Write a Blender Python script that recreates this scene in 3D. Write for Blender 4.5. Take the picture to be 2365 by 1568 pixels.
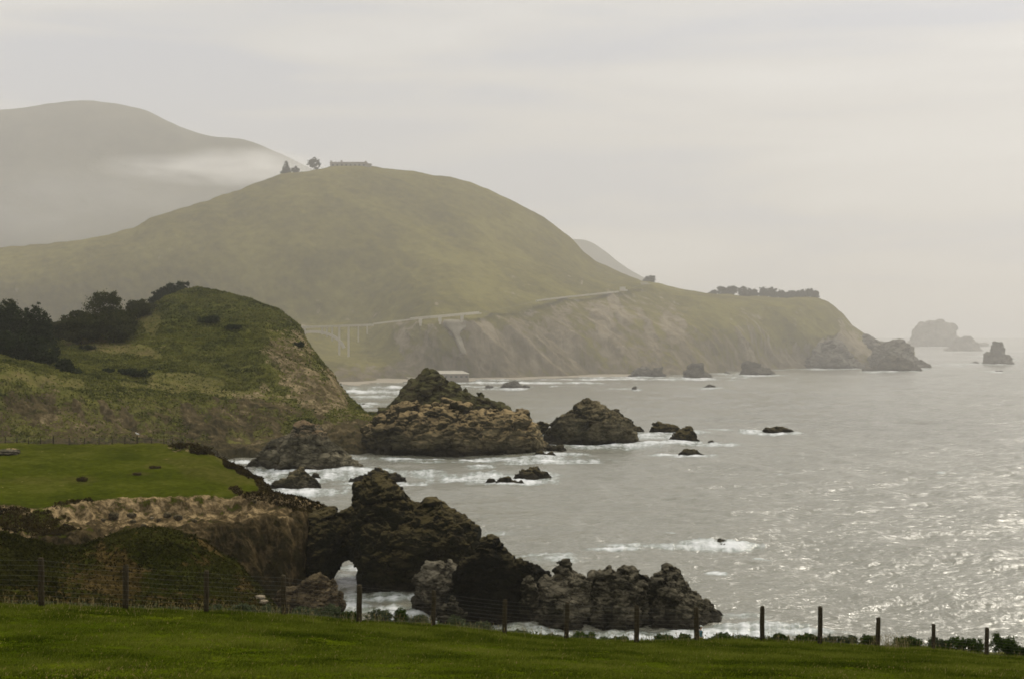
import bpy, bmesh, math, random
import numpy as np
from mathutils import Vector

for o in list(bpy.data.objects):
    bpy.data.objects.remove(o)
SC = bpy.context.scene
COL = SC.collection
R = math.radians
random.seed(7)
RNG = np.random.default_rng(11)

# ------------------------------------------------------------------ camera, sky, sun, exposure
CAM_H = 46.0            # metres above the sea
F = 3285.0              # focal length in the 2365-px-wide measuring frame
CX, HOR = 1182.5, 772.0  # optical centre and horizon row in that frame
cam_d = bpy.data.cameras.new('camera')
cam_d.lens = 50.0
cam_d.sensor_width = 36.0
cam_d.shift_y = -12.0 / 2365.0
cam_d.clip_start = 0.5
cam_d.clip_end = 60000.0
cam = bpy.data.objects.new('camera', cam_d)
COL.objects.link(cam)
cam.location = (0, 0, CAM_H)
cam.rotation_euler = (R(90), 0, 0)
SC.camera = cam

SUN_AZ, SUN_EL = R(36), R(40)      # azimuth to the right of the view axis
world = bpy.data.worlds.new('World')
SC.world = world
world.use_nodes = True
wt = world.node_tree
wt.nodes.clear()
w_out = wt.nodes.new('ShaderNodeOutputWorld')
w_bg = wt.nodes.new('ShaderNodeBackground')
w_bg.inputs['Strength'].default_value = 0.1
sky = wt.nodes.new('ShaderNodeTexSky')
sky.sky_type = 'NISHITA'
sky.sun_disc = False
sky.sun_elevation = SUN_EL
sky.sun_rotation = SUN_AZ
sky.air_density = 1.0
sky.dust_density = 2.5
tc = wt.nodes.new('ShaderNodeTexCoord')
mp = wt.nodes.new('ShaderNodeMapping')
mp.inputs['Scale'].default_value = (1.6, 1.6, 15.0)
mp.inputs['Rotation'].default_value = (0.0, R(4), 0.0)
n1 = wt.nodes.new('ShaderNodeTexNoise')
n1.inputs['Scale'].default_value = 1.7
n1.inputs['Detail'].default_value = 5.0
n1.inputs['Roughness'].default_value = 0.5
n1.inputs['Distortion'].default_value = 0.35
cr = wt.nodes.new('ShaderNodeValToRGB')      # overcast deck, thin blue-grey gaps to bright streaks
cr.color_ramp.elements[0].position = 0.36
cr.color_ramp.elements[0].color = (0.60, 0.615, 0.66, 1)
cr.color_ramp.elements[1].position = 0.66
cr.color_ramp.elements[1].color = (0.84, 0.825, 0.79, 1)
e = cr.color_ramp.elements.new(0.49)
e.color = (0.725, 0.71, 0.685, 1)
vm = wt.nodes.new('ShaderNodeVectorMath')
vm.operation = 'SCALE'
vm.inputs['Scale'].default_value = 9.6
mx = wt.nodes.new('ShaderNodeMix')
mx.data_type = 'RGBA'
mx.inputs[0].default_value = 0.93
L = wt.links.new
L(tc.outputs['Generated'], mp.inputs['Vector'])
L(mp.outputs[0], n1.inputs['Vector'])
L(n1.outputs['Fac'], cr.inputs['Fac'])
L(cr.outputs['Color'], vm.inputs[0])
# an overcast deck brightens toward the zenith and round the veiled sun
sz = wt.nodes.new('ShaderNodeSeparateXYZ')
L(tc.outputs['Generated'], sz.inputs[0])
zr = wt.nodes.new('ShaderNodeMapRange')
zr.interpolation_type = 'SMOOTHSTEP'
for k_, v_ in (('From Min', 0.22), ('From Max', 0.85), ('To Min', 1.0), ('To Max', 1.75)):
    zr.inputs[k_].default_value = v_
L(sz.outputs['Z'], zr.inputs['Value'])
dt = wt.nodes.new('ShaderNodeVectorMath')
dt.operation = 'DOT_PRODUCT'
dt.inputs[1].default_value = (math.sin(SUN_AZ) * math.cos(SUN_EL), math.cos(SUN_AZ) * math.cos(SUN_EL), math.sin(SUN_EL))
L(tc.outputs['Generated'], dt.inputs[0])
def wmath(op, a, b):
    m = wt.nodes.new('ShaderNodeMath')
    m.operation = op
    for i, v in ((0, a), (1, b)):
        if hasattr(v, 'is_linked'): L(v, m.inputs[i])
        else: m.inputs[i].default_value = v
    return m.outputs[0]
aur = wmath('MULTIPLY', wmath('POWER', wmath('MAXIMUM', dt.outputs['Value'], 0.0), 12.0), 0.9)
L(wmath('MULTIPLY', wmath('ADD', zr.outputs[0], aur), 8.4), vm.inputs['Scale'])
L(sky.outputs['Color'], mx.inputs[6])
L(vm.outputs[0], mx.inputs[7])
L(mx.outputs[2], w_bg.inputs['Color'])
L(w_bg.outputs[0], w_out.inputs['Surface'])

sun_d = bpy.data.lights.new('sun', 'SUN')
sun_d.energy = 2.0
sun_d.angle = R(5.0)
sun_d.color = (1.0, 0.93, 0.80)
sun = bpy.data.objects.new('sun', sun_d)
COL.objects.link(sun)
to_sun = Vector((math.sin(SUN_AZ) * math.cos(SUN_EL), math.cos(SUN_AZ) * math.cos(SUN_EL), math.sin(SUN_EL)))
sun.rotation_euler = (-to_sun).to_track_quat('-Z', 'Y').to_euler()
sun.location = (300, 200, 400)

SC.view_settings.view_transform = 'Standard'
SC.view_settings.look = 'None'
SC.view_settings.exposure = 0.19
SC.view_settings.gamma = 1.0
cy = SC.cycles
cy.max_bounces = 8
cy.diffuse_bounces = 2
cy.glossy_bounces = 2
cy.transmission_bounces = 2
cy.volume_bounces = 4
cy.sample_clamp_indirect = 4.0
cy.sample_clamp_direct = 12.0
cy.use_denoising = True
cy.filter_width = 1.7
HAZE_DENSITY = 0.5e-4     # clear air near the camera
FOG_DENSITY = 2.85e-4      # extra sea mist beyond the cove

# ------------------------------------------------------------------ noise
_G = np.array([[1,1,0],[-1,1,0],[1,-1,0],[-1,-1,0],[1,0,1],[-1,0,1],[1,0,-1],[-1,0,-1],
               [0,1,1],[0,-1,1],[0,1,-1],[0,-1,-1],[1,1,0],[-1,1,0],[0,-1,1],[0,-1,-1]], np.float32)


def _hash(ix, iy, iz):
    h = ix.astype(np.uint32) * np.uint32(374761393) + iy.astype(np.uint32) * np.uint32(668265263) + iz.astype(np.uint32) * np.uint32(2246822519)
    h = (h ^ (h >> np.uint32(13))) * np.uint32(1274126177)
    h = h ^ (h >> np.uint32(16))
    return (h & np.uint32(15)).astype(np.int32)


def perlin(p):
    p = np.asarray(p, np.float64)
    i = np.floor(p).astype(np.int64)
    f = (p - i).astype(np.float32)
    i = i.astype(np.int32)
    u = f * f * f * (f * (f * 6 - 15) + 10)
    out = None
    vals = []
    for dx in (0, 1):
        for dy in (0, 1):
            for dz in (0, 1):
                g = _G[_hash(i[:, 0] + dx, i[:, 1] + dy, i[:, 2] + dz)]
                vals.append(g[:, 0] * (f[:, 0] - dx) + g[:, 1] * (f[:, 1] - dy) + g[:, 2] * (f[:, 2] - dz))
    ux, uy, uz = u[:, 0], u[:, 1], u[:, 2]
    lz = lambda a, b: a + (b - a) * uz
    a00, a01, a10, a11 = lz(vals[0], vals[1]), lz(vals[2], vals[3]), lz(vals[4], vals[5]), lz(vals[6], vals[7])
    a0 = a00 + (a01 - a00) * uy
    a1 = a10 + (a11 - a10) * uy
    return a0 + (a1 - a0) * ux


def fbm(p, octv=4, gain=0.5, ridged=False, off=0.0):
    p = np.asarray(p, np.float64) + off
    s = 0.0
    a = 1.0
    t = 0.0
    for k in range(octv):
        n = perlin(p)
        if ridged:
            n = 1.0 - 2.2 * np.abs(n)
        s = s + a * n
        t += a
        a *= gain
        p = p * 2.03 + 17.3
    return s / t


def _rnd(ix, iy, iz, k):
    h = ix.astype(np.uint32) * np.uint32(73856093) ^ iy.astype(np.uint32) * np.uint32(19349663) ^ iz.astype(np.uint32) * np.uint32(83492791) ^ np.uint32(k * 2654435 + 12345)
    h = (h ^ (h >> np.uint32(15))) * np.uint32(2246822519)
    h = (h ^ (h >> np.uint32(13))) * np.uint32(3266489917)
    return ((h ^ (h >> np.uint32(16))) & np.uint32(0xffffff)).astype(np.float32) / 16777215.0


def blocks(p):
    """broken rock: per block a random number and a random tilt, plus the distance to the nearest joint"""
    c = np.floor(p).astype(np.int32)
    f1 = np.full(len(p), 9.0); f2 = f1.copy()
    best = np.zeros((len(p), 3), np.int32)
    off = np.zeros((len(p), 3))
    for dx in (-1, 0, 1):
        for dy in (-1, 0, 1):
            for dz in (-1, 0, 1):
                q = c + np.array([dx, dy, dz], np.int32)
                fp = q + np.stack([_rnd(q[:, 0], q[:, 1], q[:, 2], k) for k in (1, 2, 3)], 1)
                r = p - fp
                d = np.sqrt((r * r).sum(1))
                m = d < f1
                f2 = np.where(m, f1, np.minimum(f2, d))
                f1 = np.where(m, d, f1)
                best[m] = q[m]
                off[m] = r[m]
    a = _rnd(best[:, 0], best[:, 1], best[:, 2], 7) - 0.5
    tilt = np.stack([_rnd(best[:, 0], best[:, 1], best[:, 2], k) - 0.5 for k in (8, 9, 10)], 1)
    return a + (off * tilt).sum(1) * 1.8, f2 - f1


# ------------------------------------------------------------------ placing
def X_at(px, Y): return (px - CX) / F * Y
def Z_at(py, Y): return CAM_H - (py - HOR) / F * Y
def Y_sea(py): return CAM_H * F / (py - HOR)
def at(px, py, Y): return (X_at(px, Y), Y, Z_at(py, Y))


# ------------------------------------------------------------------ mesh helpers
def mesh_np(name, co, faces, mat=None, parent=None, smooth=True, attrs=None):
    """co (n,3); faces (m,3) or (m,4) array -> one linked mesh object"""
    co = np.asarray(co, np.float32)
    faces = np.asarray(faces, np.int32)
    me = bpy.data.meshes.new(name)
    k = faces.shape[1]
    me.vertices.add(len(co))
    me.vertices.foreach_set('co', co.ravel())
    me.loops.add(faces.size)
    me.loops.foreach_set('vertex_index', faces.ravel())
    me.polygons.add(len(faces))
    me.polygons.foreach_set('loop_start', np.arange(0, faces.size, k, dtype=np.int32))
    me.polygons.foreach_set('loop_total', np.full(len(faces), k, np.int32))
    me.polygons.foreach_set('use_smooth', np.full(len(faces), smooth, bool))
    if attrs:
        for an, av in attrs.items():
            at_ = me.attributes.new(an, 'FLOAT', 'POINT')
            at_.data.foreach_set('value', np.asarray(av, np.float32).ravel())
    me.update(calc_edges=True)
    me.validate()
    ob = bpy.data.objects.new(name, me)
    COL.objects.link(ob)
    if mat:
        me.materials.append(mat)
    if parent:
        ob.parent = parent
    return ob


def mesh_bm(name, bm, mat=None, parent=None, smooth=False):
    me = bpy.data.meshes.new(name)
    bm.to_mesh(me)
    bm.free()
    if smooth:
        for p in me.polygons:
            p.use_smooth = True
    ob = bpy.data.objects.new(name, me)
    COL.objects.link(ob)
    if mat:
        me.materials.append(mat)
    if parent:
        ob.parent = parent
    return ob


def empty(name, loc):
    o = bpy.data.objects.new(name, None)
    o.empty_display_size = 0.5
    COL.objects.link(o)
    o.location = loc
    return o


def tag(o, label=None, cat=None, group=None, kind=None):
    if label: o['label'] = label
    if cat: o['category'] = cat
    if group: o['group'] = group
    if kind: o['kind'] = kind
    return o


def box(bm, c, s, rz=0.0, taper=1.0):
    hx, hy, hz = s[0] / 2, s[1] / 2, s[2] / 2
    vs = []
    ca, sa = math.cos(rz), math.sin(rz)
    for z, t in ((-hz, 1.0), (hz, taper)):
        for x, y in ((-hx, -hy), (hx, -hy), (hx, hy), (-hx, hy)):
            x, y = x * t, y * t
            vs.append(bm.verts.new((c[0] + x * ca - y * sa, c[1] + x * sa + y * ca, c[2] + z)))
    for f in ((3, 2, 1, 0), (4, 5, 6, 7), (0, 1, 5, 4), (1, 2, 6, 5), (2, 3, 7, 6), (3, 0, 4, 7)):
        bm.faces.new([vs[i] for i in f])


def bar(bm, a, b, w, h):
    """box beam between two points, w across and h tall"""
    a, b = Vector(a), Vector(b)
    d = (b - a).normalized()
    up = Vector((0, 0, 1)) if abs(d.z) < 0.95 else Vector((0, 1, 0))
    s = d.cross(up).normalized()
    u = s.cross(d).normalized()
    vs = []
    for p in (a, b):
        for i, j in ((-1, -1), (1, -1), (1, 1), (-1, 1)):
            vs.append(bm.verts.new(p + s * (i * w / 2) + u * (j * h / 2)))
    for f in ((3, 2, 1, 0), (4, 5, 6, 7), (0, 1, 5, 4), (1, 2, 6, 5), (2, 3, 7, 6), (3, 0, 4, 7)):
        bm.faces.new([vs[i] for i in f])


def tube(bm, pts, rads, seg=8, cap=True):
    rings = []
    for i, p in enumerate(pts):
        p = Vector(p)
        q0 = Vector(pts[max(0, i - 1)])
        q1 = Vector(pts[min(len(pts) - 1, i + 1)])
        d = (q1 - q0).normalized()
        ref = Vector((1, 0, 0)) if abs(d.x) < 0.9 else Vector((0, 1, 0))
        s = d.cross(ref).normalized()
        u = s.cross(d)
        r = rads[i] if hasattr(rads, '__len__') else rads
        rings.append([bm.verts.new(p + (s * math.cos(2 * math.pi * k / seg) + u * math.sin(2 * math.pi * k / seg)) * r) for k in range(seg)])
    for a, b in zip(rings[:-1], rings[1:]):
        for k in range(seg):
            bm.faces.new((a[k], a[(k + 1) % seg], b[(k + 1) % seg], b[k]))
    if cap:
        bm.faces.new(rings[0][::-1])
        bm.faces.new(rings[-1])


# ------------------------------------------------------------------ materials
def nt_new(name):
    m = bpy.data.materials.new(name)
    m.use_nodes = True
    nt = m.node_tree
    nt.nodes.clear()
    out = nt.nodes.new('ShaderNodeOutputMaterial')
    return m, nt, out


def N(nt, t, **kw):
    n = nt.nodes.new(t)
    for k, v in kw.items():
        if k in n.inputs.keys():
            n.inputs[k].default_value = v
        else:
            setattr(n, k, v)
    return n


def noise(nt, vec, scale, detail=4.0, rough=0.55, dist=0.0):
    n = N(nt, 'ShaderNodeTexNoise', Scale=scale, Detail=detail, Roughness=rough, Distortion=dist)
    nt.links.new(vec, n.inputs['Vector'])
    return n.outputs['Fac']


def ramp(nt, fac, stops):
    r = nt.nodes.new('ShaderNodeValToRGB')
    el = r.color_ramp.elements
    while len(el) > len(stops):
        el.remove(el[-1])
    while len(el) < len(stops):
        el.new(1.0)
    for e_, (p, c) in zip(el, stops):
        e_.position = p
        e_.color = (c, c, c, 1) if not hasattr(c, '__len__') else (*c, 1)
    nt.links.new(fac, r.inputs['Fac'])
    return r.outputs['Color']


def mixc(nt, fac, a, b):
    m = nt.nodes.new('ShaderNodeMix')
    m.data_type = 'RGBA'
    for i, v in ((0, fac), (6, a), (7, b)):
        if hasattr(v, 'is_linked'):
            nt.links.new(v, m.inputs[i])
        elif i == 0:
            m.inputs[0].default_value = v
        else:
            m.inputs[i].default_value = (*v, 1)
    return m.outputs[2]


def math_(nt, op, a, b=0.0, clamp=False):
    m = nt.nodes.new('ShaderNodeMath')
    m.operation = op
    m.use_clamp = clamp
    for i, v in ((0, a), (1, b)):
        if hasattr(v, 'is_linked'):
            nt.links.new(v, m.inputs[i])
        else:
            m.inputs[i].default_value = v
    return m.outputs[0]


def objvec(nt, scale=(1, 1, 1), rot=(0, 0, 0)):
    t = nt.nodes.new('ShaderNodeTexCoord')
    if scale == (1, 1, 1) and rot == (0, 0, 0):
        return t.outputs['Object']
    m = nt.nodes.new('ShaderNodeMapping')
    m.inputs['Scale'].default_value = scale
    m.inputs['Rotation'].default_value = rot
    nt.links.new(t.outputs['Object'], m.inputs['Vector'])
    return m.outputs[0]


def attr(nt, name):
    a = nt.nodes.new('ShaderNodeAttribute')
    a.attribute_name = name
    return a.outputs['Fac']


def bsdf(nt, out, col, rough=0.9, spec=0.2, bump=None, bump_d=0.1, bump_s=0.6):
    b = nt.nodes.new('ShaderNodeBsdfPrincipled')
    if hasattr(col, 'is_linked'):
        nt.links.new(col, b.inputs['Base Color'])
    else:
        b.inputs['Base Color'].default_value = (*col, 1)
    b.inputs['Roughness'].default_value = rough
    b.inputs['Specular IOR Level'].default_value = spec
    if bump is not None:
        bn = nt.nodes.new('ShaderNodeBump')
        bn.inputs['Strength'].default_value = bump_s
        bn.inputs['Distance'].default_value = bump_d
        nt.links.new(bump, bn.inputs['Height'])
        nt.links.new(bn.outputs[0], b.inputs['Normal'])
    nt.links.new(b.outputs[0], out.inputs['Surface'])
    return b


def terrain_mat(name, veg, rock, s_big, s_small, bump_d, streak=(1, 1, 0.25), drycol=(0.165, 0.125, 0.06)):
    """veg: dark / mid / light; rock: dark / mid / pale; attribute 'rock' picks bare ground, 'dry' the dead grass"""
    m, nt, out = nt_new(name)
    v = objvec(nt)
    vs = objvec(nt, streak, (R(12), R(-16), 0))
    big = noise(nt, v, s_big, 4, 0.6)
    small = noise(nt, v, s_small, 5, 0.65)
    st = noise(nt, vs, s_small * 0.8, 6, 0.68, 0.4)
    f = math_(nt, 'ADD', math_(nt, 'MULTIPLY', big, 0.55), math_(nt, 'MULTIPLY', small, 0.45))
    cv = ramp(nt, f, [(0.38, veg[0]), (0.50, veg[1]), (0.62, veg[2])])
    cv = mixc(nt, math_(nt, 'MULTIPLY', attr(nt, 'dry'), ramp(nt, small, [(0.35, 0.2), (0.6, 1.0)])), cv, drycol)
    fr = math_(nt, 'ADD', math_(nt, 'MULTIPLY', st, 0.7), math_(nt, 'MULTIPLY', big, 0.3))
    fr = math_(nt, 'ADD', fr, math_(nt, 'MULTIPLY', math_(nt, 'SUBTRACT', attr(nt, 'tone'), 0.5), 0.30))
    ck = ramp(nt, fr, [(0.36, rock[0]), (0.5, rock[1]), (0.63, rock[2])])
    mask = math_(nt, 'ADD', attr(nt, 'rock'), math_(nt, 'MULTIPLY', math_(nt, 'SUBTRACT', st, 0.5), 2.4))
    mask = ramp(nt, mask, [(0.40, 0.0), (0.62, 1.0)])
    col = mixc(nt, mask, cv, ck)
    h = math_(nt, 'ADD', small, math_(nt, 'MULTIPLY', st, 1.0))
    bsdf(nt, out, col, 1.0, 0.0, h, bump_d, 0.7)
    return m


def rock_mat(name, cols, top, s, bump_d, top_amt=0.5, wet=1.6, hi0=0.2):
    """cols: dark / mid / pale bands; top: soil, lichen or dry grass on upward faces"""
    m, nt, out = nt_new(name)
    v = objvec(nt)
    vs = objvec(nt, (1, 1, 2.3), (R(28), R(-24), R(15)))
    a = noise(nt, v, s, 6, 0.62, 0.3)
    b = noise(nt, vs, s * 3.3, 7, 0.68, 0.6)
    f = math_(nt, 'ADD', math_(nt, 'MULTIPLY', a, 0.5), math_(nt, 'MULTIPLY', b, 0.5))
    col = ramp(nt, f, [(0.38, cols[0]), (0.50, cols[1]), (0.63, cols[2])])
    vo = N(nt, 'ShaderNodeTexVoronoi', Scale=s * 2.2, feature='DISTANCE_TO_EDGE')
    wv = nt.nodes.new('ShaderNodeVectorMath')
    wv.operation = 'ADD'
    wn = N(nt, 'ShaderNodeTexNoise', Scale=s * 2.5, Detail=4.0)
    nt.links.new(vs, wn.inputs['Vector'])
    nt.links.new(vs, wv.inputs[0])
    sc_ = nt.nodes.new('ShaderNodeVectorMath')
    sc_.operation = 'SCALE'
    sc_.inputs['Scale'].default_value = 0.9 / s
    nt.links.new(wn.outputs['Color'], sc_.inputs[0])
    nt.links.new(sc_.outputs[0], wv.inputs[1])
    nt.links.new(wv.outputs[0], vo.inputs['Vector'])
    crack = ramp(nt, vo.outputs['Distance'], [(0.0, 0.0), (0.09, 1.0)])
    g = nt.nodes.new('ShaderNodeNewGeometry')
    sep = nt.nodes.new('ShaderNodeSeparateXYZ')
    nt.links.new(g.outputs['Normal'], sep.inputs[0])
    up = math_(nt, 'ADD', sep.outputs['Z'], math_(nt, 'MULTIPLY', math_(nt, 'SUBTRACT', b, 0.5), 1.6))
    upm = math_(nt, 'MULTIPLY', ramp(nt, up, [(0.42, 0.0), (0.78, 1.0)]), top_amt)
    hi = math_(nt, 'ADD', attr(nt, 'high'), math_(nt, 'MULTIPLY', math_(nt, 'SUBTRACT', a, 0.5), 1.2))
    upm = math_(nt, 'MULTIPLY', upm, ramp(nt, hi, [(hi0, 0.0), (hi0 + 0.28, 1.0)]))
    col = mixc(nt, upm, col, top)
    col = mixc(nt, attr(nt, 'pale'), col, cols[2])
    # dark weed and wet rock along the water
    sp = nt.nodes.new('ShaderNodeSeparateXYZ')
    nt.links.new(g.outputs['Position'], sp.inputs[0])
    zz = math_(nt, 'ADD', sp.outputs['Z'], math_(nt, 'MULTIPLY', math_(nt, 'SUBTRACT', a, 0.5), wet * 2.0))
    wm = ramp(nt, math_(nt, 'DIVIDE', zz, wet * 1.6), [(0.45, 1.0), (1.0, 0.0)])
    col = mixc(nt, math_(nt, 'MULTIPLY', wm, 0.75), col, (0.026, 0.022, 0.015))
    h = math_(nt, 'ADD', math_(nt, 'MULTIPLY', b, 1.6), math_(nt, 'MULTIPLY', crack, 0.45))
    h = math_(nt, 'ADD', h, math_(nt, 'MULTIPLY', a, 0.8))
    col = mixc(nt, math_(nt, 'MULTIPLY', math_(nt, 'SUBTRACT', 1.0, crack), 0.55), col, tuple(c * 0.35 for c in cols[0]))
    bsdf(nt, out, col, 0.95, 0.06, h, bump_d * 1.4, 1.0)
    return m


def leaf_mat(name, c1, c2, trans=0.25):
    m, nt, out = nt_new(name)
    r_ = attr(nt, 'rnd')
    col = ramp(nt, r_, [(0.0, c1), (1.0, c2)])
    d = nt.nodes.new('ShaderNodeBsdfDiffuse')
    t = nt.nodes.new('ShaderNodeBsdfTranslucent')
    nt.links.new(col, d.inputs['Color'])
    nt.links.new(col, t.inputs['Color'])
    mxs = nt.nodes.new('ShaderNodeMixShader')
    mxs.inputs[0].default_value = trans
    nt.links.new(d.outputs[0], mxs.inputs[1])
    nt.links.new(t.outputs[0], mxs.inputs[2])
    nt.links.new(mxs.outputs[0], out.inputs['Surface'])
    return m


def plain_mat(name, c1, c2, scale, rough=0.8, bump_d=0.01, spec=0.2, stretch=(1, 1, 1)):
    m, nt, out = nt_new(name)
    n = noise(nt, objvec(nt, stretch), scale, 5, 0.6)
    bsdf(nt, out, ramp(nt, n, [(0.3, c1), (0.7, c2)]), rough, spec, n, bump_d, 0.6)
    return m


# ------------------------------------------------------------------ builders
def mono_interp(P, counts):
    """P (nr, nu, k) control rows -> monotone cubic through the rows, counts[i] samples in each gap"""
    nr = P.shape[0]
    t = np.concatenate([[0], np.cumsum([np.linalg.norm(P[i + 1, :, :3] - P[i, :, :3], axis=1).mean() + 1e-6 for i in range(nr - 1)])])
    h = np.diff(t)[:, None, None]
    d = np.diff(P, axis=0) / h
    m = np.zeros_like(P)
    m[0], m[-1] = d[0], d[-1]
    if nr > 2:
        same = (d[:-1] * d[1:]) > 0
        w1 = 2 * h[1:] + h[:-1]
        w2 = h[1:] + 2 * h[:-1]
        with np.errstate(divide='ignore', invalid='ignore'):
            hm = (w1 + w2) / (w1 / d[:-1] + w2 / d[1:])
        m[1:-1] = np.where(same, hm, 0)
    out = []
    for i in range(nr - 1):
        s = np.linspace(0, 1, counts[i], endpoint=(i == nr - 2))[:, None, None]
        hh = h[i]
        out.append((2 * s**3 - 3 * s**2 + 1) * P[i] + (s**3 - 2 * s**2 + s) * hh * m[i] + (-2 * s**3 + 3 * s**2) * P[i + 1] + (s**3 - s**2) * hh * m[i + 1])
    return np.concatenate(out, 0)


def smooth1(a, k):
    if k < 1:
        return a
    ker = np.exp(-0.5 * (np.arange(-3 * k, 3 * k + 1) / k) ** 2)
    ker /= ker.sum()
    return np.convolve(np.pad(a, 3 * k, mode='edge'), ker, 'valid')


def patch_mask(px, py, patches, seed=0.0):
    m = np.zeros(len(px))
    if not patches:
        return m
    wob = fbm(np.stack([px / 38.0, py / 38.0, np.full(len(px), seed)], 1), 4)
    for (cx, cy_, rx, ry, ang, val) in patches:
        c, s = math.cos(R(ang)), math.sin(R(ang))
        dx, dy = px - cx, py - cy_
        u = (dx * c + dy * s) / rx
        v = (-dx * s + dy * c) / ry
        r = np.sqrt(u * u + v * v) + wob * 0.9
        k = np.clip((1.15 - r) / 0.5, 0, 1)
        m = np.where(np.abs(val) * k > np.abs(m), val * k, m)
    return m


def grid_faces(nv, nu):
    i = np.arange(nv - 1)[:, None] * nu + np.arange(nu - 1)[None, :]
    i = i.ravel()
    return np.stack([i, i + 1, i + nu + 1, i + nu], 1)


def grid_normals(G):
    du = np.gradient(G, axis=1)
    dv = np.gradient(G, axis=0)
    n = np.cross(du, dv)
    return n / (np.linalg.norm(n, axis=2, keepdims=True) + 1e-9)


def sheet(name, rows, px0, px1, nu, counts, mat, disp=None, patches=None, dry_patches=None, smooth=2, kind='structure', label=None, tone_gain=0.75):
    """loft of rows, each row ([(px, py or ('z', metres), distance), ...], rock, dry) running left to right, front to back"""
    xs = np.linspace(px0, px1, nu)
    P = []
    for row in rows:
        pts, rk, dry = row[:3]
        tone = row[3] if len(row) > 3 else 0.5
        pxs = [p[0] for p in pts]
        Y = smooth1(np.interp(xs, pxs, [p[2] for p in pts]), smooth * 3)
        if hasattr(pts[0][1], '__len__'):
            Z = smooth1(np.interp(xs, pxs, [p[1][1] for p in pts]), smooth * 2)
        else:
            Z = Z_at(smooth1(np.interp(xs, pxs, [p[1] for p in pts]), smooth), Y)
        P.append(np.stack([X_at(xs, Y), Y, Z, np.full(nu, float(rk)), np.full(nu, float(dry)), np.full(nu, float(tone))], 1))
    A = mono_interp(np.array(P), counts)
    G, rock, dry, tone = A[..., :3], A[..., 3].ravel(), A[..., 4].ravel(), A[..., 5].ravel()
    nv = G.shape[0]
    co = G.reshape(-1, 3)
    px = CX + co[:, 0] / co[:, 1] * F
    py = HOR + (CAM_H - co[:, 2]) / co[:, 1] * F
    if patches:
        pmk = patch_mask(px, py, patches, 3.0)
        rock = np.clip(rock + pmk, 0, 1)
        tone = np.clip(tone + tone_gain * np.clip(pmk, 0, 1), 0, 1)
    if dry_patches:
        dry = np.clip(dry + patch_mask(px, py, dry_patches, 9.0), 0, 1)
    nrm = grid_normals(G).reshape(-1, 3)
    if disp is not None:
        co = co + disp(co, nrm, rock, px, py)
    ob = mesh_np(name, co, grid_faces(nv, nu), mat, attrs={'rock': rock, 'dry': dry, 'tone': tone})
    ob['kind'] = kind
    if label:
        ob['label'] = label
    G2 = co.reshape(nv, nu, 3)
    return {'ob': ob, 'G': G2, 'n': grid_normals(G2), 'rock': rock.reshape(nv, nu), 'dry': dry.reshape(nv, nu),
            'px': px.reshape(nv, nu), 'py': py.reshape(nv, nu)}


def scatter(name, S, count, size, mat, weight, lift=0.3, rng=None, label=None):
    """one mesh of leaf-sized triangles strewn over a sheet: scrub nobody could count"""
    rng = rng or RNG
    G = S['G']
    c = (G[:-1, :-1] + G[1:, 1:]) / 2
    a = np.linalg.norm(np.cross(G[1:, :-1] - G[:-1, :-1], G[:-1, 1:] - G[:-1, :-1]), axis=2)
    w = (a * weight[:-1, :-1]).ravel()
    w = w / w.sum()
    idx = rng.choice(len(w), count, p=w)
    r, k = np.unravel_index(idx, c.shape[:2])
    u, v = rng.random((count, 1)), rng.random((count, 1))
    p = G[r, k] * (1 - u) * (1 - v) + G[r, k + 1] * u * (1 - v) + G[r + 1, k] * (1 - u) * v + G[r + 1, k + 1] * u * v
    clump = np.clip(fbm(p / (size * 9.0), 3) * 1.6 + 0.55, 0.02, 1.4)[:, None]
    p = p + S['n'][r, k] * rng.random((count, 1)) * lift * clump
    tone = np.clip(0.45 + 1.3 * fbm(p / (size * 45.0), 4, 0.6, False, 33.0) + 0.22 * rng.normal(size=count), 0, 1)
    return cards(name, p, size * (0.5 + rng.random(count)) * (0.6 + 0.5 * clump[:, 0]), mat, rng, kind='stuff', label=label, rnd=tone)


def cards(name, p, size, mat, rng, parent=None, kind=None, label=None, up=0.0, rnd=None):
    n = len(p)
    d1 = rng.normal(size=(n, 3)); d1 /= np.linalg.norm(d1, axis=1, keepdims=True)
    d2 = rng.normal(size=(n, 3)); d2 -= d1 * (d1 * d2).sum(1, keepdims=True); d2 /= np.linalg.norm(d2, axis=1, keepdims=True)
    s = np.asarray(size).reshape(-1, 1)
    co = np.stack([p + d1 * s, p + (-0.5 * d1 + 0.75 * d2) * s, p + (-0.5 * d1 - 0.75 * d2) * s], 1).reshape(-1, 3)
    f = np.arange(3 * n).reshape(-1, 3)
    if rnd is None:
        rnd = rng.random(n)
    ob = mesh_np(name, co, f, mat, parent, smooth=False, attrs={'rnd': np.repeat(rnd, 3)})
    if kind: ob['kind'] = kind
    if label: ob['label'] = label
    return ob


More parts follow.
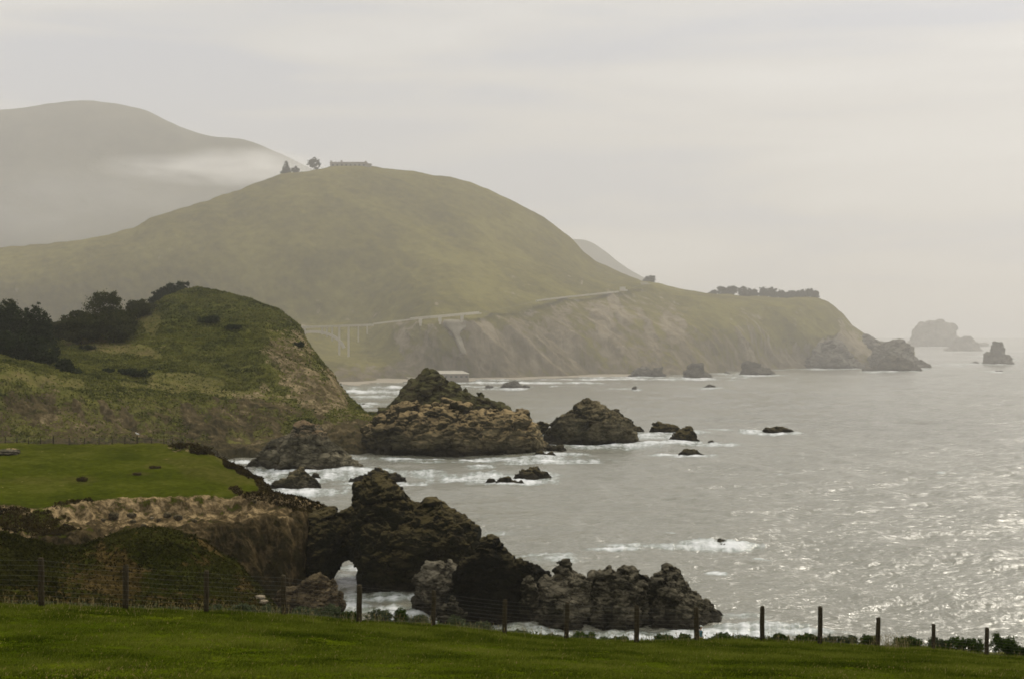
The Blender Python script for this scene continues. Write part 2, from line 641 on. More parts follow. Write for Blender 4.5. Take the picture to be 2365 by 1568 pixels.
def surface_nets(f, org, h):
    s = f > 0
    nx, ny, nz = f.shape
    cnt = np.zeros((nx - 1, ny - 1, nz - 1), np.int8)
    for a in (0, 1):
        for b in (0, 1):
            for c in (0, 1):
                cnt += s[a:nx - 1 + a, b:ny - 1 + b, c:nz - 1 + c]
    act = np.argwhere((cnt > 0) & (cnt < 8))
    idm = np.full(cnt.shape, -1, np.int32)
    idm[act[:, 0], act[:, 1], act[:, 2]] = np.arange(len(act))
    cor = [(a, b, c) for a in (0, 1) for b in (0, 1) for c in (0, 1)]
    vals = [f[act[:, 0] + a, act[:, 1] + b, act[:, 2] + c] for a, b, c in cor]
    acc = np.zeros((len(act), 3))
    num = np.zeros(len(act))
    for i in range(8):
        for j in range(i + 1, 8):
            if sum(abs(cor[i][k] - cor[j][k]) for k in range(3)) != 1:
                continue
            a, b = vals[i], vals[j]
            m = (a > 0) != (b > 0)
            t = np.where(m, a / np.where(m, a - b, 1), 0)
            p = np.array(cor[i])[None] + t[:, None] * (np.array(cor[j]) - np.array(cor[i]))[None]
            acc += p * m[:, None]
            num += m
    v = (act + acc / num[:, None]) * h + np.asarray(org)
    quads = []
    for ax in range(3):
        o1, o2 = [(1, 2), (2, 0), (0, 1)][ax]
        sl0 = [slice(None)] * 3; sl1 = [slice(None)] * 3
        sl0[ax] = slice(0, -1); sl1[ax] = slice(1, None)
        e0, e1 = s[tuple(sl0)], s[tuple(sl1)]
        w = np.argwhere(e0 != e1)
        w = w[(w[:, o1] > 0) & (w[:, o2] > 0) & (w[:, o1] < f.shape[o1] - 1) & (w[:, o2] < f.shape[o2] - 1)]
        if not len(w):
            continue
        q = []
        for d1, d2 in ((1, 1), (0, 1), (0, 0), (1, 0)):
            c = w.copy()
            c[:, o1] -= d1
            c[:, o2] -= d2
            q.append(idm[c[:, 0], c[:, 1], c[:, 2]])
        q = np.stack(q, 1)
        flip = ~e0[w[:, 0], w[:, 1], w[:, 2]]
        q[flip] = q[flip][:, ::-1]
        quads.append(q)
    q = np.concatenate(quads, 0)
    q = q[(q >= 0).all(1)]
    # keep the one connected body, drop loose crumbs
    lab = np.arange(len(v))
    e = np.concatenate([q[:, [0, 1]], q[:, [1, 2]], q[:, [2, 3]]], 0)
    for _ in range(400):
        m = np.minimum(lab[e[:, 0]], lab[e[:, 1]])
        new = lab.copy()
        np.minimum.at(new, e[:, 0], m)
        np.minimum.at(new, e[:, 1], m)
        new = new[new]
        new = new[new]
        if (new == lab).all():
            break
        lab = new
    big = np.bincount(lab).argmax()
    keep = lab == big
    ren = np.cumsum(keep) - 1
    return v[keep], ren[q[keep[q[:, 0]]]]


def poly_sdf(poly, x, z):
    """signed distance (inside positive) of points to a closed polygon"""
    poly = np.asarray(poly, float)
    d = np.full(x.shape, 1e9)
    ins = np.zeros(x.shape, bool)
    n = len(poly)
    for i in range(n):
        a, b = poly[i], poly[(i + 1) % n]
        e = b - a
        wx, wz = x - a[0], z - a[1]
        t = np.clip((wx * e[0] + wz * e[1]) / (e @ e + 1e-12), 0, 1)
        d = np.minimum(d, (wx - e[0] * t) ** 2 + (wz - e[1] * t) ** 2)
        c1, c2 = (a[1] <= z), (b[1] > z)
        c3 = (e[0] * wz - e[1] * wx) > 0
        ins ^= ((c1 & c2 & c3) | (~c1 & ~c2 & ~c3))
    return np.where(ins, 1, -1) * np.sqrt(d)


ROCKS = []   # (px centre, base py, px half width) of everything the sea breaks against


def rock(name, label, top, base_py, mat, th=None, vox=1.25, amp=1.0, q=1.7, seed=0.0, holes=(), pale=(), group=None,
         foam=0.6, skew=0.0, cat='rock', closed=None, shift=0.8, wl=0.42, yc=None, tunnel=0.0, thin=None):
    """crag grown from its skyline (chain of measured points, left waterline to right waterline) with real depth"""
    xs = [p[0] for p in top]
    Yb = Y_sea(base_py)
    W = (max(xs) - min(xs)) / F * Yb
    if th is None:
        th = 0.36 * W
    Yc = yc or (Yb + shift * th)
    chain = [(X_at(px, Yc), Z_at(py, Yc)) for px, py in top]
    H = max(z for _, z in chain)
    if closed is None:
        fl = 0.12 * min(W, 3 * H)
        chain = chain + [(chain[-1][0] + fl * .4, -0.6), (chain[-1][0] + fl, -5.0 - .2 * H), (chain[0][0] - fl, -5.0 - .2 * H), (chain[0][0] - fl * .4, -0.6)]
    h = max(vox * Yc / F * 2.31, W / 330.0)
    size = min(W, 2.0 * H) + 0.3 * W * 0.2
    A = 0.085 * size * amp
    pad = 2.2 * A + 3 * h
    X0, X1 = min(c[0] for c in chain) - pad, max(c[0] for c in chain) + pad
    Z0, Z1 = -3.0 - 2 * h, H + pad
    gx, gy, gz = np.arange(X0, X1, h), np.arange(-th * 1.25 - pad, th * 1.25 + pad, h), np.arange(Z0, Z1, h)
    gX, gZ = np.meshgrid(gx, gz, indexing='ij')
    d2 = poly_sdf(chain, gX, gZ)
    dm = max(d2[gZ > 0].max(), 0.3)
    thx = np.full(gX.shape, float(th))
    if thin:
        q_ = np.clip(np.abs(gX - X_at(thin[0], Yc)) / (thin[1] / F * Yc), 0, 1)
        thx = th * (thin[2] + (1 - thin[2]) * q_ * q_ * (3 - 2 * q_))
    yy = np.abs((gy[None, :, None] + skew * gZ[:, None, :]) / thx[:, None, :])
    f = d2[:, None, :] - dm * yy ** q
    f = f.astype(np.float32)
    gr = 1.0 + dm * q / th
    band = np.abs(f) < 2.4 * A * gr
    ii = np.argwhere(band)
    P = np.stack([gx[ii[:, 0]], gy[ii[:, 1]] + Yc, gz[ii[:, 2]]], 1)
    Lw = wl * size
    Ps = np.stack([P[:, 0] + 0.45 * P[:, 2], P[:, 1] * 0.9, P[:, 2] * 1.25 - 0.35 * P[:, 0]], 1)
    wq = np.stack([perlin(P / (Lw * 0.5) + 31.7), perlin(P / (Lw * 0.5) + 77.1), perlin(P / (Lw * 0.5) + 5.5)], 1)
    bb, jj = blocks(Ps / (Lw * 1.15) + wq * 0.25 + seed)
    n_ = 0.62 * fbm(P / Lw, 3, 0.5, False, seed) + 0.36 * fbm(Ps / (Lw * 0.8) + wq * 0.35, 4, 0.5, True, seed + 40.0) + 0.5 * bb - 0.45 * np.clip(0.14 - jj, 0, 1) * 4.0 - 0.02
    f[ii[:, 0], ii[:, 1], ii[:, 2]] += (n_ * A * (1.0 + 0.4 * (gr - 1))).astype(np.float32)
    for hole in holes:
        hp = [(X_at(px, Yc), Z_at(py, Yc)) for px, py in hole]
        for j_, y_ in enumerate(gy):
            f[:, j_, :] = np.minimum(f[:, j_, :], -1.5 * poly_sdf(hp, gX + tunnel * y_, gZ))
    f[0], f[-1] = -1, -1
    f[:, 0], f[:, -1] = -1, -1
    f[:, :, -1] = -1
    f[:, :, 0] = -1
    v, qd = surface_nets(f, (X0, gy[0] + Yc, Z0), h)
    fn = np.cross(v[qd[:, 2]] - v[qd[:, 0]], v[qd[:, 3]] - v[qd[:, 1]])
    vn = np.zeros_like(v)
    for k in range(4):
        np.add.at(vn, qd[:, k], fn)
    vn /= np.linalg.norm(vn, axis=1, keepdims=True) + 1e-9
    lf = max(Lw * 0.16, 5 * h)
    vs_ = np.stack([v[:, 0] + 0.5 * v[:, 2], v[:, 1], v[:, 2] * 1.5 - 0.5 * v[:, 0]], 1)
    warp = np.stack([perlin(v / (lf * 1.6) + 3.1), perlin(v / (lf * 1.6) + 51.7), perlin(v / (lf * 1.6) + 97.3)], 1) * 0.45
    b1, j1 = blocks(vs_ / (lf * 3.1) + warp * 0.5 + seed)
    b2, j2 = blocks(vs_ / (lf * 1.2) + warp * 0.8 + seed * 1.7)
    fine = fbm(vs_ / lf, 4, 0.62, True, seed + 70.0) - 0.3
    dd = b1 * 1.35 - np.clip(0.12 - j1, 0, 1) * 2.6 + b2 * 0.62 - np.clip(0.10 - j2, 0, 1) * 1.3 + fine * 0.55
    v = v + vn * (dd * lf * 0.42 * min(1.0, 0.35 + amp))[:, None]
    px = CX + v[:, 0] / v[:, 1] * F
    py = HOR + (CAM_H - v[:, 2]) / v[:, 1] * F
    high = np.clip(v[:, 2] / max(H, 0.1), 0, 1)
    pm = patch_mask(px, py, list(pale), seed) if pale else np.zeros(len(v))
    loc = np.array([(X0 + X1) / 2, Yc, 0.0])
    ob = mesh_np(name, v - loc, qd, mat, attrs={'high': high, 'pale': pm})
    ob.location = loc
    tag(ob, label, cat, group)
    if foam:
        ROCKS.append(((max(xs) + min(xs)) / 2, base_py, (max(xs) - min(xs)) / 2, foam))
    return ob


def leaf_cloud(blobs, n, leaf, rng, clumps=14, flat=0.75):
    """points gathered in many small clumps spread over and through the given ellipsoids (cx,cy,cz,rx,ry,rz)"""
    vol = np.array([b[3] * b[4] * b[5] for b in blobs]) ** 0.67
    vol = vol / vol.sum()
    pts = []
    for b, w in zip(blobs, vol):
        k = max(4, int(clumps * len(blobs) * w))
        d = rng.normal(size=(k, 3)); d /= np.linalg.norm(d, axis=1, keepdims=True)
        rr = (0.35 + 0.65 * rng.random((k, 1)) ** 0.45)
        cen = d * rr * np.array(b[3:6]) + np.array(b[:3])
        m = max(8, int(n * w / k))
        rc = np.array(b[3:6]).mean() * (0.22 + 0.16 * rng.random(k))
        for c, r_ in zip(cen, rc):
            o = rng.normal(size=(m, 3)) * 0.55
            o[:, 2] *= flat
            pts.append(c + o * r_)
    return np.concatenate(pts, 0)


def tree(label, loc, blobs, n, leaf, crown_mat, trunk_mat, trunk_r, group=None, seed=1, name='tree', limbs=4, lean=(0, 0), clumps=14, cat='tree'):
    """blobs in metres from the foot of the trunk"""
    rng = np.random.default_rng(seed)
    t = empty(name, loc)
    tag(t, label, cat, group)
    bm = bmesh.new()
    zc = np.mean([b[2] for b in blobs])
    top = (lean[0], lean[1], zc)
    tube(bm, [(0, 0, -0.6), (lean[0] * .2, lean[1] * .2, zc * 0.35), (lean[0] * .6, lean[1] * .6, zc * 0.7), top], [trunk_r, trunk_r * .8, trunk_r * .6, trunk_r * .3], 7)
    for i in range(min(limbs, len(blobs))):
        b = blobs[i]
        tube(bm, [(lean[0] * .4, lean[1] * .4, zc * 0.5), ((lean[0] * .4 + b[0]) / 2, (lean[1] * .4 + b[1]) / 2, (zc * .5 + b[2]) / 2 + .1), (b[0], b[1], b[2])], [trunk_r * .5, trunk_r * .35, trunk_r * .12], 6)
    mesh_bm('trunk', bm, trunk_mat, t, True)
    p = leaf_cloud(blobs, n, leaf, rng, clumps)
    p = p[p[:, 2] > 0.05]
    cards('crown', p, leaf * (0.6 + 0.8 * rng.random(len(p))), crown_mat, rng, t)
    return t


def bush(label, loc, blobs, n, leaf, crown_mat, trunk_mat, group=None, seed=1, name='shrub', cat='shrub', clumps=18):
    rng = np.random.default_rng(seed)
    t = empty(name, loc)
    tag(t, label, cat, group)
    bm = bmesh.new()
    for i, b in enumerate(blobs):
        r_ = max(0.015, b[5] * 0.05)
        tube(bm, [(b[0] * .02, b[1] * .02, -0.15 - r_), (b[0] * .7, b[1] * .7, b[2] * .5), (b[0], b[1], b[2] + b[5] * .5)], [r_, r_ * .7, r_ * .3], 5)
    mesh_bm('stem', bm, trunk_mat, t, True)
    p = leaf_cloud(blobs, n, leaf, rng, clumps)
    p = p[p[:, 2] > 0.0]
    cards('foliage', p, leaf * (0.6 + 0.8 * rng.random(len(p))), crown_mat, rng, t)
    return t


# ------------------------------------------------------------------ palette
VEG_FAR = [(0.072, 0.063, 0.014), (0.112, 0.097, 0.021), (0.158, 0.138, 0.034)]
M_FAR = terrain_mat('far_mountain_scrub', [(0.05, 0.05, 0.03), (0.08, 0.078, 0.045), (0.11, 0.10, 0.06)], [(0.1, 0.09, 0.07)] * 3, 0.004, 0.02, 4.0)
M_HILL = terrain_mat('hill_scrub', VEG_FAR, [(0.080, 0.066, 0.036), (0.145, 0.118, 0.070), (0.235, 0.196, 0.13)], 0.012, 0.09, 2.0, (1, 1, 0.3))
M_MID = terrain_mat('coastal_scrub', [(0.044, 0.050, 0.010), (0.080, 0.085, 0.017), (0.130, 0.128, 0.030)],
                    [(0.030, 0.026, 0.013), (0.082, 0.063, 0.031), (0.25, 0.195, 0.108)], 0.03, 0.25, 0.8, (1, 1, 0.3), (0.125, 0.098, 0.042))
M_LAND = terrain_mat('headland_turf', [(0.027, 0.035, 0.002), (0.043, 0.051, 0.003), (0.068, 0.070, 0.010)],
                     [(0.017, 0.014, 0.006), (0.074, 0.053, 0.025), (0.31, 0.225, 0.115)], 0.09, 0.7, 0.5, (1, 1, 0.5), (0.085, 0.060, 0.024))
M_NEAR = terrain_mat('near_slope_scrub', [(0.009, 0.011, 0.002), (0.017, 0.019, 0.003), (0.034, 0.036, 0.006)],
                     [(0.009, 0.007, 0.002), (0.021, 0.015, 0.004), (0.062, 0.043, 0.015)], 0.08, 0.8, 0.3, (1, 1, 0.4), (0.060, 0.042, 0.016))
M_FIELD = terrain_mat('field_turf', [(0.026, 0.038, 0.0015), (0.044, 0.060, 0.002), (0.066, 0.080, 0.004)],
                      [(0.05, 0.04, 0.02)] * 3, 0.25, 2.5, 0.08)
M_SAND = plain_mat('beach_sand', (0.22, 0.185, 0.13), (0.30, 0.26, 0.19), 0.08, 0.9, 0.1)
M_ROCK_DARK = rock_mat('dark_rock', [(0.010, 0.010, 0.0045), (0.017, 0.016, 0.007), (0.038, 0.032, 0.015)], (0.105, 0.082, 0.032), 0.13, 0.45, 0.75)
M_ROCK_BLACK = rock_mat('black_rock', [(0.005, 0.005, 0.0025), (0.009, 0.0085, 0.004), (0.026, 0.022, 0.011)], (0.10, 0.082, 0.036), 0.13, 0.45, 0.8, 1.6, 0.62)
M_ROCK_PALE = rock_mat('pale_rock', [(0.018, 0.016, 0.010), (0.070, 0.061, 0.041), (0.27, 0.24, 0.17)], (0.19, 0.165, 0.11), 0.16, 0.4, 0.6)
M_ROCK_MID = rock_mat('grey_rock', [(0.012, 0.011, 0.006), (0.036, 0.032, 0.018), (0.19, 0.165, 0.110)], (0.15, 0.13, 0.085), 0.16, 0.4, 0.5)
M_ROCK_TAN = rock_mat('tan_rock', [(0.022, 0.016, 0.008), (0.060, 0.044, 0.023), (0.17, 0.125, 0.07)], (0.12, 0.092, 0.045), 0.2, 0.35, 0.5)
M_ROCK_ISLET = rock_mat('grassy_rock', [(0.022, 0.020, 0.010), (0.062, 0.053, 0.027), (0.17, 0.138, 0.075)], (0.30, 0.22, 0.105), 0.05, 0.9, 0.95, 2.2, 0.30)
M_ROCK_PEAK = rock_mat('peak_rock', [(0.028, 0.025, 0.012), (0.070, 0.060, 0.029), (0.14, 0.115, 0.06)], (0.085, 0.080, 0.028), 0.05, 0.9, 0.9, 2.2, 0.1)
M_ROCK_STACK = rock_mat('stack_rock', [(0.020, 0.019, 0.010), (0.055, 0.049, 0.026), (0.16, 0.135, 0.080)], (0.19, 0.15, 0.075), 0.08, 0.7, 0.6, 1.8, 0.5)
M_ROCK_CONE = rock_mat('cone_rock', [(0.034, 0.031, 0.018), (0.088, 0.078, 0.047), (0.23, 0.20, 0.13)], (0.23, 0.155, 0.08), 0.08, 0.7, 0.85, 1.8, 0.62)
M_ROCK_FAR = rock_mat('far_rock', [(0.030, 0.027, 0.018), (0.060, 0.053, 0.036), (0.13, 0.115, 0.08)], (0.10, 0.09, 0.06), 0.035, 1.5, 0.6, 2.0)
M_ISLAND = rock_mat('island_rock', [(0.045, 0.04, 0.026), (0.095, 0.085, 0.06), (0.26, 0.24, 0.19)], (0.2, 0.18, 0.14), 0.016, 3.0, 0.6, 3.0)
M_BARK = plain_mat('bark', (0.035, 0.027, 0.018), (0.075, 0.058, 0.038), 3.0, 0.95, 0.02)
M_CYP = leaf_mat('cypress_leaf', (0.014, 0.020, 0.008), (0.038, 0.048, 0.018), 0.12)
M_OLIVE = leaf_mat('broad_leaf', (0.026, 0.032, 0.011), (0.070, 0.072, 0.026), 0.15)
M_SCRUB = leaf_mat('scrub_leaf', (0.036, 0.044, 0.010), (0.150, 0.148, 0.034), 0.2)
M_SCRUB_FAR = leaf_mat('far_scrub_leaf', (0.090, 0.085, 0.020), (0.200, 0.185, 0.052), 0.15)
M_BRUSH = leaf_mat('brush_leaf', (0.012, 0.013, 0.003), (0.046, 0.045, 0.010), 0.2)
M_DRYBRUSH = leaf_mat('dry_brush_leaf', (0.014, 0.011, 0.003), (0.050, 0.037, 0.012), 0.15)
M_TUFT = leaf_mat('tussock_leaf', (0.040, 0.034, 0.010), (0.105, 0.082, 0.030), 0.2)
M_BUSH = leaf_mat('bush_leaf', (0.020, 0.034, 0.007), (0.060, 0.088, 0.018), 0.25)
M_SAGE = leaf_mat('sage_leaf', (0.036, 0.046, 0.022), (0.105, 0.120, 0.062), 0.2)


# ------------------------------------------------------------------ far mountains
def d_soft(amp, lam, octv=5, vert=True, seed=0.0):
    def f(co, n, rock_, px, py):
        k = (fbm(co / lam, octv, 0.5, False, seed) * amp)[:, None]
        return n * k
    return f


def d_cliff(a_veg, l_veg, a_rock, l_rock, seed=0.0, gully=0.0, l_g=30.0, shear=0.6):
    """bumpy scrub where it grows, ribbed gullies and ledges where the ground is bare"""
    def f(co, n, rock_, px, py):
        v = fbm(co / l_veg, 4, 0.6, False, seed) * a_veg
        v2 = np.abs(fbm(co / (l_veg * 5), 3, 0.5, False, seed + 9)) * a_veg * 2.0
        st = np.stack([co[:, 0] + shear * co[:, 2], co[:, 1] * 0.7, co[:, 2] * 0.35], 1)
        rk = (fbm(st / l_rock, 5, 0.58, True, seed + 3) - 0.5) * a_rock + (fbm(co / (l_rock * 0.35), 4, 0.6, True, seed + 8) - 0.5) * a_rock * 0.35
        g = 0.0
        if gully:
            gg = np.stack([co[:, 0] + shear * 1.3 * co[:, 2], co[:, 1] * 0.55, co[:, 2] * 0.12], 1)
            g = (fbm(gg / l_g, 3, 0.5, True, seed + 21) - 0.5) * gully * (0.3 + 0.7 * rock_)
        return n * ((v + v2) * (1 - rock_) + rk * rock_ + g)[:, None]
    return f


sheet('mountain', [
    ([(-500, 900, 2500), (0, 800, 2500), (400, 760, 2550), (900, 800, 2600), (1300, 860, 2600)], 0, 0),
    ([(-500, 560, 2850), (0, 540, 2850), (300, 520, 2850), (500, 500, 2850), (900, 600, 2850), (1300, 800, 2800)], 0, 0),
    ([(-500, 400, 3050), (0, 380, 3050), (200, 370, 3050), (400, 390, 3050), (600, 400, 3050), (900, 520, 3000), (1300, 780, 2950)], 0, 0),
    ([(-500, 300, 3250), (-200, 275, 3250), (-60, 262, 3250), (0, 257, 3250), (60, 248, 3250), (130, 236, 3250), (180, 234, 3250), (240, 237, 3250),
      (290, 243, 3250), (340, 258, 3250), (390, 280, 3250), (440, 300, 3250), (490, 314, 3250), (560, 320, 3250), (600, 332, 3250),
      (650, 355, 3250), (700, 378, 3250), (800, 440, 3250), (1000, 560, 3250), (1300, 760, 3250)], 0, 0),
    ([(-500, 480, 3700), (0, 420, 3700), (600, 480, 3700), (1300, 780, 3700)], 0, 0)],
    -500, 1300, 300, [30, 40, 40, 12], M_FAR, d_soft(22, 330, 6))
sheet('mountain', [
    ([(1100, 790, 5400), (1350, 790, 5400), (1600, 800, 5400), (1800, 800, 5400)], 0, 0),
    ([(1100, 560, 6000), (1300, 553, 6000), (1325, 556, 6000), (1352, 557, 6000), (1375, 567, 6000), (1400, 584, 6000), (1430, 606, 6000),
      (1460, 624, 6000), (1490, 642, 6000), (1540, 672, 6000), (1640, 735, 6000), (1800, 790, 6000)], 0, 0),
    ([(1100, 700, 6500), (1800, 792, 6500)], 0, 0)],
    1100, 1800, 160, [30, 10], M_FAR, d_soft(16, 260, 5, seed=4.0))

# ------------------------------------------------------------------ dome hill, highway bluff and headland: one land form
RIDGE = [(-400, 640), (-150, 592), (0, 575), (60, 570), (130, 563), (200, 555), (260, 543), (310, 528), (350, 505), (400, 482), (450, 470),
         (500, 458), (545, 445), (580, 431), (615, 418), (650, 405), (690, 397), (730, 391), (765, 388), (860, 388), (885, 393), (930, 397),
         (980, 402), (1040, 413), (1090, 427), (1140, 446), (1190, 470), (1225, 488), (1255, 505), (1290, 532), (1320, 556), (1345, 583),
         (1375, 606), (1420, 628), (1455, 641), (1480, 650), (1500, 653), (1520, 656), (1545, 665), (1580, 672), (1630, 677), (1700, 684),
         (1760, 687), (1850, 688), (1890, 690), (1910, 697), (1930, 710), (1950, 733), (1968, 757), (1985, 768), (2010, 784), (2040, 800), (2090, 822), (2140, 846)]
def ridgeY(x): return float(np.interp(x, [-400, 300, 860, 1200, 1500, 1890, 2000, 2140], [1750, 1800, 1950, 2000, 2080, 2150, 2130, 2080]))
WATER = [(-400, 905), (500, 900), (690, 892), (800, 885), (950, 879), (1080, 875), (1200, 873), (1300, 871), (1470, 867), (1560, 866), (1640, 860), (1700, 856), (1800, 852), (1850, 851), (1900, 850), (1990, 850), (2060, 850), (2140, 850)]
BLUFF = [(-400, 780, 1560), (300, 775, 1540), (500, 762, 1500), (690, 753, 1470), (850, 748, 1465), (1000, 742, 1470), (1100, 733, 1500), (1170, 718, 1560), (1250, 699, 1620), (1340, 689, 1700),
         (1430, 676, 1790), (1500, 664, 1870), (1560, 690, 1880), (1650, 702, 1890), (1760, 708, 1930), (1850, 710, 1990), (1905, 722, 2030), (1950, 757, 2040), (1985, 785, 2045), (2040, 812, 2050), (2090, 832, 2050), (2140, 848, 2050)]
S_HILL = sheet('hill', [
    ([(x, ('z', -9.0), Y_sea(y) - 12) for x, y in WATER], 0.75, 0, 0.2),
    ([(x, ('z', 0.6), Y_sea(y) + 4) for x, y in WATER], 0.7, 0, 0.3),
    ([(x, np.interp(x, [w[0] for w in WATER], [w[1] for w in WATER]) * 0.42 + y * 0.58 + (10 if x < 860 else 0),
       Y_sea(np.interp(x, [w[0] for w in WATER], [w[1] for w in WATER])) * 0.62 + Y * 0.38 + (130 if 560 < x < 860 else 0)) for x, y, Y in BLUFF], 0.48, 0, 0.35),
    ([(x, y + (4 if x > 690 else 0), Y + (120 if x < 860 else 0)) for x, y, Y in BLUFF], 0.35, 0),
    ([(x, y - 1.5, Y + 9 + (120 if x < 860 else 0)) for x, y, Y in BLUFF], 0.15, 0),
    ([(x, y * 0.5 + np.interp(x, [b[0] for b in BLUFF], [b[1] for b in BLUFF]) * 0.5 - 6, ridgeY(x) * 0.5 + 0.5 * np.interp(x, [b[0] for b in BLUFF], [b[2] for b in BLUFF])) for x, y in RIDGE], 0.03, 0.08),
    ([(x, y, ridgeY(x)) for x, y in RIDGE], 0.0, 0.12),
    ([(x, y + (772 - y) * 0.5 + 10, ridgeY(x) + 330) for x, y in RIDGE], 0, 0)],
    -400, 2112, 1100, [5, 55, 60, 4, 70, 90, 16], M_HILL, d_cliff(1.1, 10, 6.0, 38, 2.0, 14.0, 75, 0.9),
    patches=[(1400, 760, 26, 70, -28, 0.55), (1430, 720, 14, 60, -28, 0.5), (1500, 770, 12, 70, -20, 0.45), (1560, 760, 30, 40, -20, 0.35), (1120, 800, 60, 60, 0, 0.3),
             (1200, 780, 50, 60, -20, 0.35), (1290, 780, 40, 70, -25, 0.3), (1720, 800, 10, 50, -28, 0.5), (1800, 745, 40, 60, 0, -0.55), (1640, 730, 60, 40, 0, -0.45), (1890, 750, 60, 50, 0, -0.5),
             (950, 790, 60, 60, 0, 0.1), (780, 800, 90, 60, 0, -0.7), (880, 800, 40, 60, 0, -0.5), (1010, 705, 10, 5, 0, 0.6), (1343, 655, 4, 16, -12, 0.5), (1050, 749, 26, 10, 4, 1.0), (1052, 765, 16, 14, -30, 0.9), (1064, 790, 7, 36, -22, 0.8), (1310, 830, 60, 30, 0, 0.25), (1840, 830, 60, 16, 0, 0.3), (2070, 822, 70, 40, 20, 0.45), (1990, 785, 50, 40, 30, 0.4), (1952, 760, 16, 50, -25, 0.3), (1920, 790, 40, 40, 0, 0.4)],
    smooth=1)
# beach under the bridge
bx = [(560, 896), (690, 893), (800, 889), (900, 884), (980, 879), (1080, 877.5), (1200, 874.5), (1330, 872.5), (1480, 869)]
sheet('beach', [
    ([(x, ('z', -1.2), Y_sea(y) - 26) for x, y in bx], 0, 0),
    ([(x, ('z', 0.5), Y_sea(y)) for x, y in bx], 0, 0),
    ([(x, ('z', 1.8 if x < 1050 else 1.0), Y_sea(y) + (70 if x < 900 else 24)) for x, y in bx], 0, 0),
    ([(x, ('z', 4.0 if x < 1050 else 2.0), Y_sea(y) + (140 if x < 900 else 50)) for x, y in bx], 0, 0)],
    560, 1480, 160, [6, 10, 6], M_SAND, d_soft(0.35, 9, 3))

